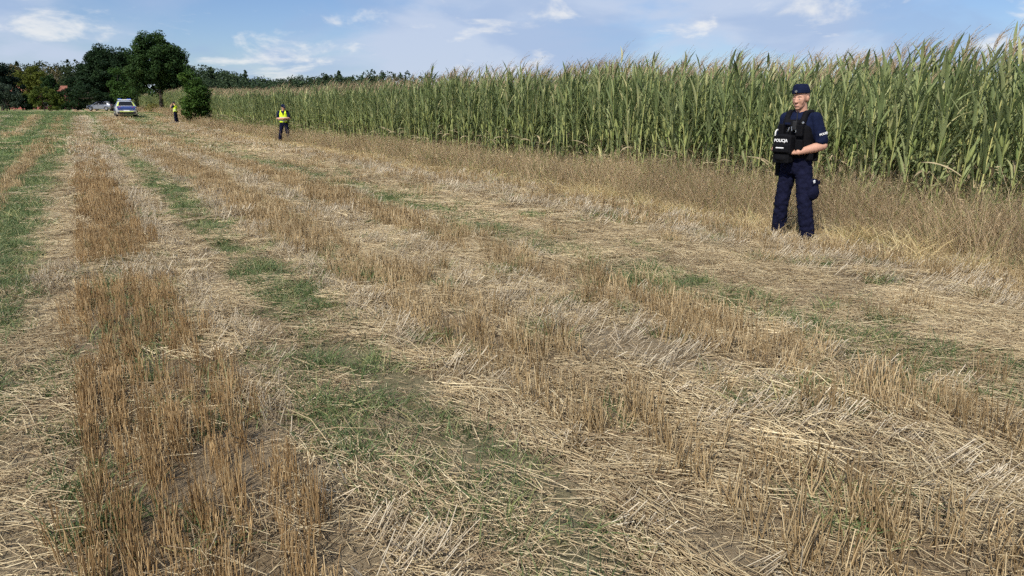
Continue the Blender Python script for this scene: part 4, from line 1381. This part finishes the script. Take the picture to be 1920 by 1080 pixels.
def p_dry(r, n, rad, hmin, hmax, wmul=1.0):
    a = r.random(n) * 6.28
    d = rad * np.sqrt(r.random(n))
    P = np.stack([np.cos(a) * d, np.sin(a) * d, np.full(n, -0.01)], 1)
    az = r.random(n) * 6.28
    D = dirs(az, R(68) + R(20) * r.random(n))
    L = hmin + (hmax - hmin) * r.random(n)
    bend = np.stack([np.cos(az) * 0.4 + 0.12, np.sin(az) * 0.4, -0.25 * np.ones(n)], 1) * (0.2 + 0.8 * r.random(n))[:, None]
    ti = np.clip(0.48 + 0.30 * r.normal(size=n), 0, 0.95)
    ti[r.random(n) < 0.14] = 1.0
    A = fibres(P, D, L, (0.0012 + 0.0008 * r.random(n)) * wmul, 3, 3, bend, 0.5, ti)
    # seed heads at the tips: a few short spikelets each
    k = r.random(n) < 0.10
    tip = (P + D * L[:, None] + bend * L[:, None])[k]
    m = len(tip)
    tt = np.repeat(tip, 4, 0) - np.array([0, 0, 0.03]) + r.normal(size=(m * 4, 3)) * np.array([.006, .006, .02])
    dd = norm(np.repeat((D + 2 * bend)[k], 4, 0) + 0.45 * r.normal(size=(m * 4, 3)))
    B = fibres(tt, dd, 0.025 + 0.03 * r.random(m * 4), 0.0022 * wmul, 3, 1, None, 0.2, np.repeat(ti[k], 4) * 0.7 + 0.3)
    V, F, T, _ = join([A, B])
    return V, F, T


def p_chaff(r, n, rad):
    a = r.random(n) * 6.28
    d = rad * np.sqrt(r.random(n))
    P = np.stack([np.cos(a) * d, np.sin(a) * d, 0.003 + 0.006 * r.random(n)], 1)
    return fibres(P, dirs(r.random(n) * 6.28, 0.25 * r.normal(size=n)), 0.012 + 0.045 * r.random(n), 0.0012 + 0.0014 * r.random(n), 3, 1, None, 0.7, r.random(n))


def vset(name, m, gen, k=5, seed=0):
    out = []
    for q in range(k):
        g_ = gen(np.random.default_rng(seed * 50 + q))
        out.append(mesh_np(name, *g_[:2], [m], g_[2]))
    return out


def wsum(u, items):
    """sum of soft boxes: (u0,u1,weight,edge)"""
    w = np.zeros_like(u)
    for a, b, k, e in items:
        w = np.maximum(w, k * sstep(a - e, a + e, u) * (1 - sstep(b - e, b + e, u)))
    return w


def fields(u, v):
    """cover weights 0..1: lying straw, brown upright stubble, pale leaning stubble, green grass, dry grass"""
    wob = 0.16 * (vnoise(u * 1.1 + 30, v * 0.22 + 3) - 0.5) + 0.20 * (vnoise(u * 2.9 + 3, v * 1.1) - 0.5)
    q = u + wob
    pat = 0.35 + 0.5 * vnoise(u * 1.5 + 11, v * 0.5 + 40)
    pat2 = vnoise(u * 3.3 + 70, v * 2.4 + 9)
    turn = sstep(7.3, 7.8, v) * (1 - sstep(8.5, 9.0, v))            # pale swath crossing the tall stubble strip
    tall = wsum(q, [(-0.20, 0.56, 1, .05)]) * (1 - turn) * (0.75 + 0.4 * pat) * (1 - 0.8 * sstep(16, 26, v))
    brown = wsum(q, [(1.95, 2.65, 1.0, .10), (3.5, 4.1, .95, .10), (-1.6, -1.25, .7, .1), (6.7, 7.8, .6, .25)]) * (0.45 + 0.75 * pat)
    brown = np.maximum(brown, np.where(u < -3, 0.3 * sstep(.6, .7, vnoise(u * 1.4 + 90, v * 0.03)), 0))
    brown = np.maximum(brown, 0.35 * (pat2 > 0.74) * (u > 2))
    lean = wsum(q, [(.58, .88, .95, .06), (1.70, 2.05, .9, .08), (2.75, 3.45, .6, .15), (4.05, 4.3, .5, .1), (6.3, 7.9, .8, .3)]) * (0.35 + 0.9 * pat2)
    lean = np.maximum(lean, turn * wsum(q, [(-.5, .9, .9, .1)]))
    lean = np.maximum(lean, wsum(q, [(-.2, .6, .6, .1)]) * sstep(16, 24, v))
    lean = np.maximum(lean, np.where(u < -3, 0.3 * sstep(.6, .7, vnoise(u * 1.4 + 40, v * 0.03 + 7)), 0))
    ly = wsum(q, [(-.6, -.15, .85, .12), (.55, 1.2, .8, .1), (1.65, 2.0, .7, .1), (2.6, 3.5, .95, .12), (1.9, 2.7, .45, .1), (3.4, 4.2, .5, .1), (4.9, 8.0, 1.0, .2), (4.1, 5.0, .40, .1)])
    ly = np.maximum(ly, turn * wsum(q, [(-.7, 1.2, 1, .1)]))
    ly = np.maximum(ly, 0.7 * sstep(1.8, 2.5, u) * (v < 4.5))
    ly = np.maximum(ly, np.where((u < -.6) & (v > 7), 0.18, 0.42)) * (0.6 + 0.6 * pat)
    nearv = 1 - sstep(5.0, 6.5, v)
    green = wsum(q, [(1.18, 1.62, 1.25, .06), (4.25, 4.95, .75, .12), (-3.4, -1.65, 1.0, .15), (-1.3, -.6, 1.0, .12)]) * (0.65 + 0.55 * pat2) * np.where((u > 1) & (u < 2), 0.25 + 0.75 * sstep(4.5, 6.5, v), 1.0)
    green = np.where(u < -3, 1.0 * (1 - sstep(.55, .68, vnoise(u * 1.2 + 17, v * 0.03 + 2))) * np.clip(0.5 + pat, 0, 1), green)
    green = np.maximum(green, nearv * wsum(q, [(.75, 1.6, .62, .15)]) * sstep(.45, .65, pat2))
    green = np.maximum(green, nearv * wsum(q, [(-.85, -.15, .7, .15)]) * sstep(.5, .65, pat))
    green = np.maximum(green, 0.40 * wsum(q, [(-.2, .6, 1, .1)]) * sstep(.35, .6, pat2))
    green = np.maximum(green, 0.55 * sstep(.62, .75, pat2) * (u > 1.8) * (u < 9.5))
    green = np.maximum(green, wsum(q, [(7.2, 8.1, .75, .2)]) * sstep(.5, .65, pat))
    green = np.maximum(green, 0.55 * sstep(30, 45, v) * (u < 6.5) * sstep(.35, .6, vnoise(u * 1.6, v * 0.05 + 20)))
    dry = sstep(7.75, 8.25, q - 0.45 * sstep(15, 30, v)) * (1 - sstep(10.3, 10.8, u)) * (0.45 + 0.85 * vnoise(u * 1.1 + 8, v * 0.8 + 60))
    ly = ly * (1 - 0.75 * dry); brown = brown * (1 - dry); lean = lean * (1 - dry)
    ly = ly * (1 - 0.45 * np.clip(tall, 0, 1)) * (1 - 0.75 * np.clip(green, 0, 1) * (u < 1.75) * (v > 6))
    edge = wsum(q, [(7.25, 8.35, 1.0, .25)]) * (0.3 + 0.9 * pat2)
    comb = wsum(q, [(1.60, 1.88, 1.0, .05), (2.66, 2.84, .6, .05), (.60, .82, .55, .05), (5.0, 5.2, .5, .06)]) * (0.4 + 0.8 * pat2)
    return dict(comb=comb, edge=edge, lying=ly, tall=tall, brown=brown, lean=lean, green=green, dry=dry)


def scatter(y0, y1, dens, key, r, margin=1.2, ulim=(-200, 11), power=1.0, row=None):
    n = int(dens * 0.72 * (y1 * y1 - y0 * y0) + dens * 2 * margin * (y1 - y0))
    y = np.sqrt(y0 * y0 + (y1 * y1 - y0 * y0) * r.random(n))
    x = (r.random(n) * 2 - 1) * (0.70 * y + margin)
    u, v = xy2uv(x, y)
    if row:
        u = np.round(u / row) * row + 0.012 * r.normal(size=n)
        x, y = uv2xy(u, v)
    w = fields(u, v)[key] ** power
    k = (r.random(n) < w) & (u > ulim[0]) & (u < ulim[1])
    return x[k], y[k], u[k], v[k], w[k]


ROWA = TH            # local +Y to the row direction
rs = np.random.default_rng(2024)


def emit(name, meshes_by_band, key, bands, label, category, align='row', margin=1.2, power=1.0, tiltv=0.06, row=None, hvar=0.25):
    meshes, Ps, Rs, Ss, Is = [], [], [], [], []
    for ms, (y0, y1, dens, sc) in zip(meshes_by_band, bands):
        x, y, u, v, w = scatter(y0, y1, dens, key, rs, margin, power=power, row=row if y1 < 14 else None)
        n = len(x)
        if align == 'row':
            rz = ROWA + 0.10 * rs.normal(size=n) + np.where(rs.random(n) < 0.5, math.pi, 0)
        elif align == 'lean':
            rz = ROWA + 0.35 * rs.normal(size=n)
        elif align == 'combed':
            rz = ROWA + math.pi / 2 + 0.12 * rs.normal(size=n)
        elif align == 'swath':
            rz = ROWA + math.pi / 2 + 0.55 * rs.normal(size=n) + 1.6 * (vnoise(u * 0.8 + 3, v * 0.5) - 0.5)
        else:
            rz = rs.random(n) * 6.28
        s = sc * (1 + hvar * (rs.random(n) * 2 - 1))
        Ps.append(np.stack([x, y, terrain(x, y)], 1))
        Rs.append(np.stack([tiltv * rs.normal(size=n), tiltv * rs.normal(size=n), rz], 1))
        Ss.append(np.stack([s, s, s * (0.75 + 0.5 * rs.random(n))], 1))
        Is.append(rs.integers(0, len(ms), n) + len(meshes))
        meshes = meshes + ms
    instancer(name, meshes, np.concatenate(Ps), np.concatenate(Rs), np.concatenate(Ss), np.concatenate(Is), label, category)


LY0 = vset('straw', STRAW, lambda r: p_lying(r, 270, .33, True), 9, 1) + vset('straw', STRAW, lambda r: p_lying(r, 230, .30, False), 6, 2)
LY1 = vset('straw', STRAW, lambda r: p_lying(r, 110, .42, True, 1.7, 1.5), 5, 3)
LY2 = vset('straw', STRAW, lambda r: p_lying(r, 60, .9, True, 3.8, 2.6), 4, 4)
emit('loose_straw', [LY0, LY1, LY2], 'lying', [(1.6, 10, 12, 1.0), (10, 26, 10, 1.0), (26, 62, 1.7, 1.0)], 'loose cut straw lying over the whole stubble field', 'straw', 'swath')
CH = vset('chaff', CHAFF, lambda r: p_chaff(r, 70, .28), 5, 5)
emit('chaff', [CH], 'lying', [(1.6, 9, 24, 1.0)], 'fine chaff and broken straw bits on the soil', 'chaff', 'rand', power=0.4)
TALLM = fibre_mat('tall_brown_stubble', [(0.0, (0.19, 0.115, 0.052)), (0.5, (0.37, 0.240, 0.112)), (1.0, (0.60, 0.45, 0.25))], 0.12, 0.55, 0.2, 0.3)
T0 = vset('stubble', TALLM, lambda r: p_stub(r, 26, .24, .026, .09, .175, .85, .10), 8, 6)
T1 = vset('stubble', TALLM, lambda r: p_stub(r, 34, .5, .05, .10, .20, 1.5), 5, 7)
T2 = vset('stubble', TALLM, lambda r: p_stub(r, 40, 1.2, .25, .10, .20, 3.6), 4, 8)
emit('tall_stubble', [T0, T1, T2], 'tall', [(1.6, 10, 64, 1.0), (10, 26, 26, 1.0), (26, 70, 4.0, 1.0)], 'strip of tall brown cereal stubble running away on the left', 'stubble', 'row', row=0.125, hvar=0.1)
B0 = vset('stubble', STUB, lambda r: p_stub(r, 22, .24, .025, .08, .19, 1.0, .22), 6, 9)
B1 = vset('stubble', STUB, lambda r: p_stub(r, 30, .5, .06, .08, .19, 1.8, .2), 5, 10)
B2 = vset('stubble', STUB, lambda r: p_stub(r, 40, 1.2, .25, .08, .2, 4.0, .2), 4, 11)
emit('short_stubble', [B0, B1, B2], 'brown', [(1.6, 10, 44, 1.0), (10, 26, 24, 1.0), (26, 75, 3.4, 1.0)], 'rows of short golden brown stubble', 'stubble', 'row', row=0.125)
BLEACH = fibre_mat('bleached_straw', [(0.0, (0.40, 0.32, 0.22)), (0.5, (0.64, 0.54, 0.39)), (1.0, (0.84, 0.75, 0.58))], 0.12, 0.5, 0.15, 0.35)
C0 = vset('stubble', BLEACH, lambda r: p_stub(r, 18, .24, .04, .07, .17, 1.1, .3, (0.15, -0.8)), 6, 12)
C1 = vset('stubble', BLEACH, lambda r: p_stub(r, 24, .45, .08, .09, .20, 1.8, .3, (0.15, -0.7)), 5, 13)
C2 = vset('stubble', BLEACH, lambda r: p_stub(r, 34, 1.1, .25, .08, .2, 4.0, .3, (0.15, -0.6)), 4, 14)
emit('flattened_stubble', [C0, C1, C2], 'lean', [(1.6, 10, 48, 1.0), (10, 26, 22, 1.0), (26, 75, 3.2, 1.0)], 'pale stubble pressed over along the wheel tracks', 'stubble', 'lean')
G0 = vset('grass', GRASS, lambda r: p_grass(r, 34, .10, .05, .17, 1.1), 7, 15)
G1 = vset('grass', GRASS, lambda r: p_grass(r, 40, .22, .06, .15, 2.0), 5, 16)
G2 = vset('grass', GRASS, lambda r: p_grass(r, 44, .7, .07, .17, 5.0), 4, 17)
emit('green_grass', [G0, G1, G2], 'green', [(1.6, 10, 75, 1.0), (10, 26, 32, 1.0), (26, 95, 4.0, 1.0)], 'short green grass growing in strips between the stubble', 'grass', 'rand')
D0 = vset('dry_grass', DRYG, lambda r: p_dry(r, 34, .24, .28, .82, 1.25), 9, 18)
D1 = vset('dry_grass', DRYG, lambda r: p_dry(r, 46, .30, .25, .66, 1.8), 5, 19)
D2 = vset('dry_grass', DRYG, lambda r: p_dry(r, 46, .6, .3, .68, 4.0), 4, 20)
emit('dry_grass', [D0, D1, D2], 'dry', [(5, 15, 19, 1.0), (15, 40, 15, 1.0), (40, 150, 4.5, 1.0)], 'strip of tall dry grass along the foot of the maize', 'grass', 'rand', margin=2.5)
GOLDM = fibre_mat('golden_grass', [(0.0, (0.34, 0.24, 0.10)), (0.5, (0.58, 0.45, 0.22)), (0.85, (0.76, 0.63, 0.36)), (1.0, (0.26, 0.30, 0.10))], 0.25, 0.55, 0.2, 0.25)
E0 = vset('grass_tuft', GOLDM, lambda r: p_grass(r, 38, .12, .12, .42, .9), 6, 21)
E1 = vset('grass_tuft', GOLDM, lambda r: p_grass(r, 34, .25, .12, .34, 1.8), 5, 22)
emit('straw_grass_edge', [E0, E1], 'edge', [(4, 14, 26, 1.0), (14, 45, 10, 1.0)], 'golden tufts of dead grass edging the stubble before the tall dry strip', 'grass', 'rand')
K0 = vset('combed_straw', STRAW, lambda r: p_lying(r, 120, .15, True, 1.1, 1.35), 6, 23)
K1 = vset('combed_straw', STRAW, lambda r: p_lying(r, 80, .28, True, 1.8, 1.7), 4, 24)
emit('combed_straw', [K0, K1], 'comb', [(1.6, 10, 22, 1.0), (10, 26, 9, 1.0)], 'straw combed into long streaks along the wheel tracks', 'straw', 'combed')
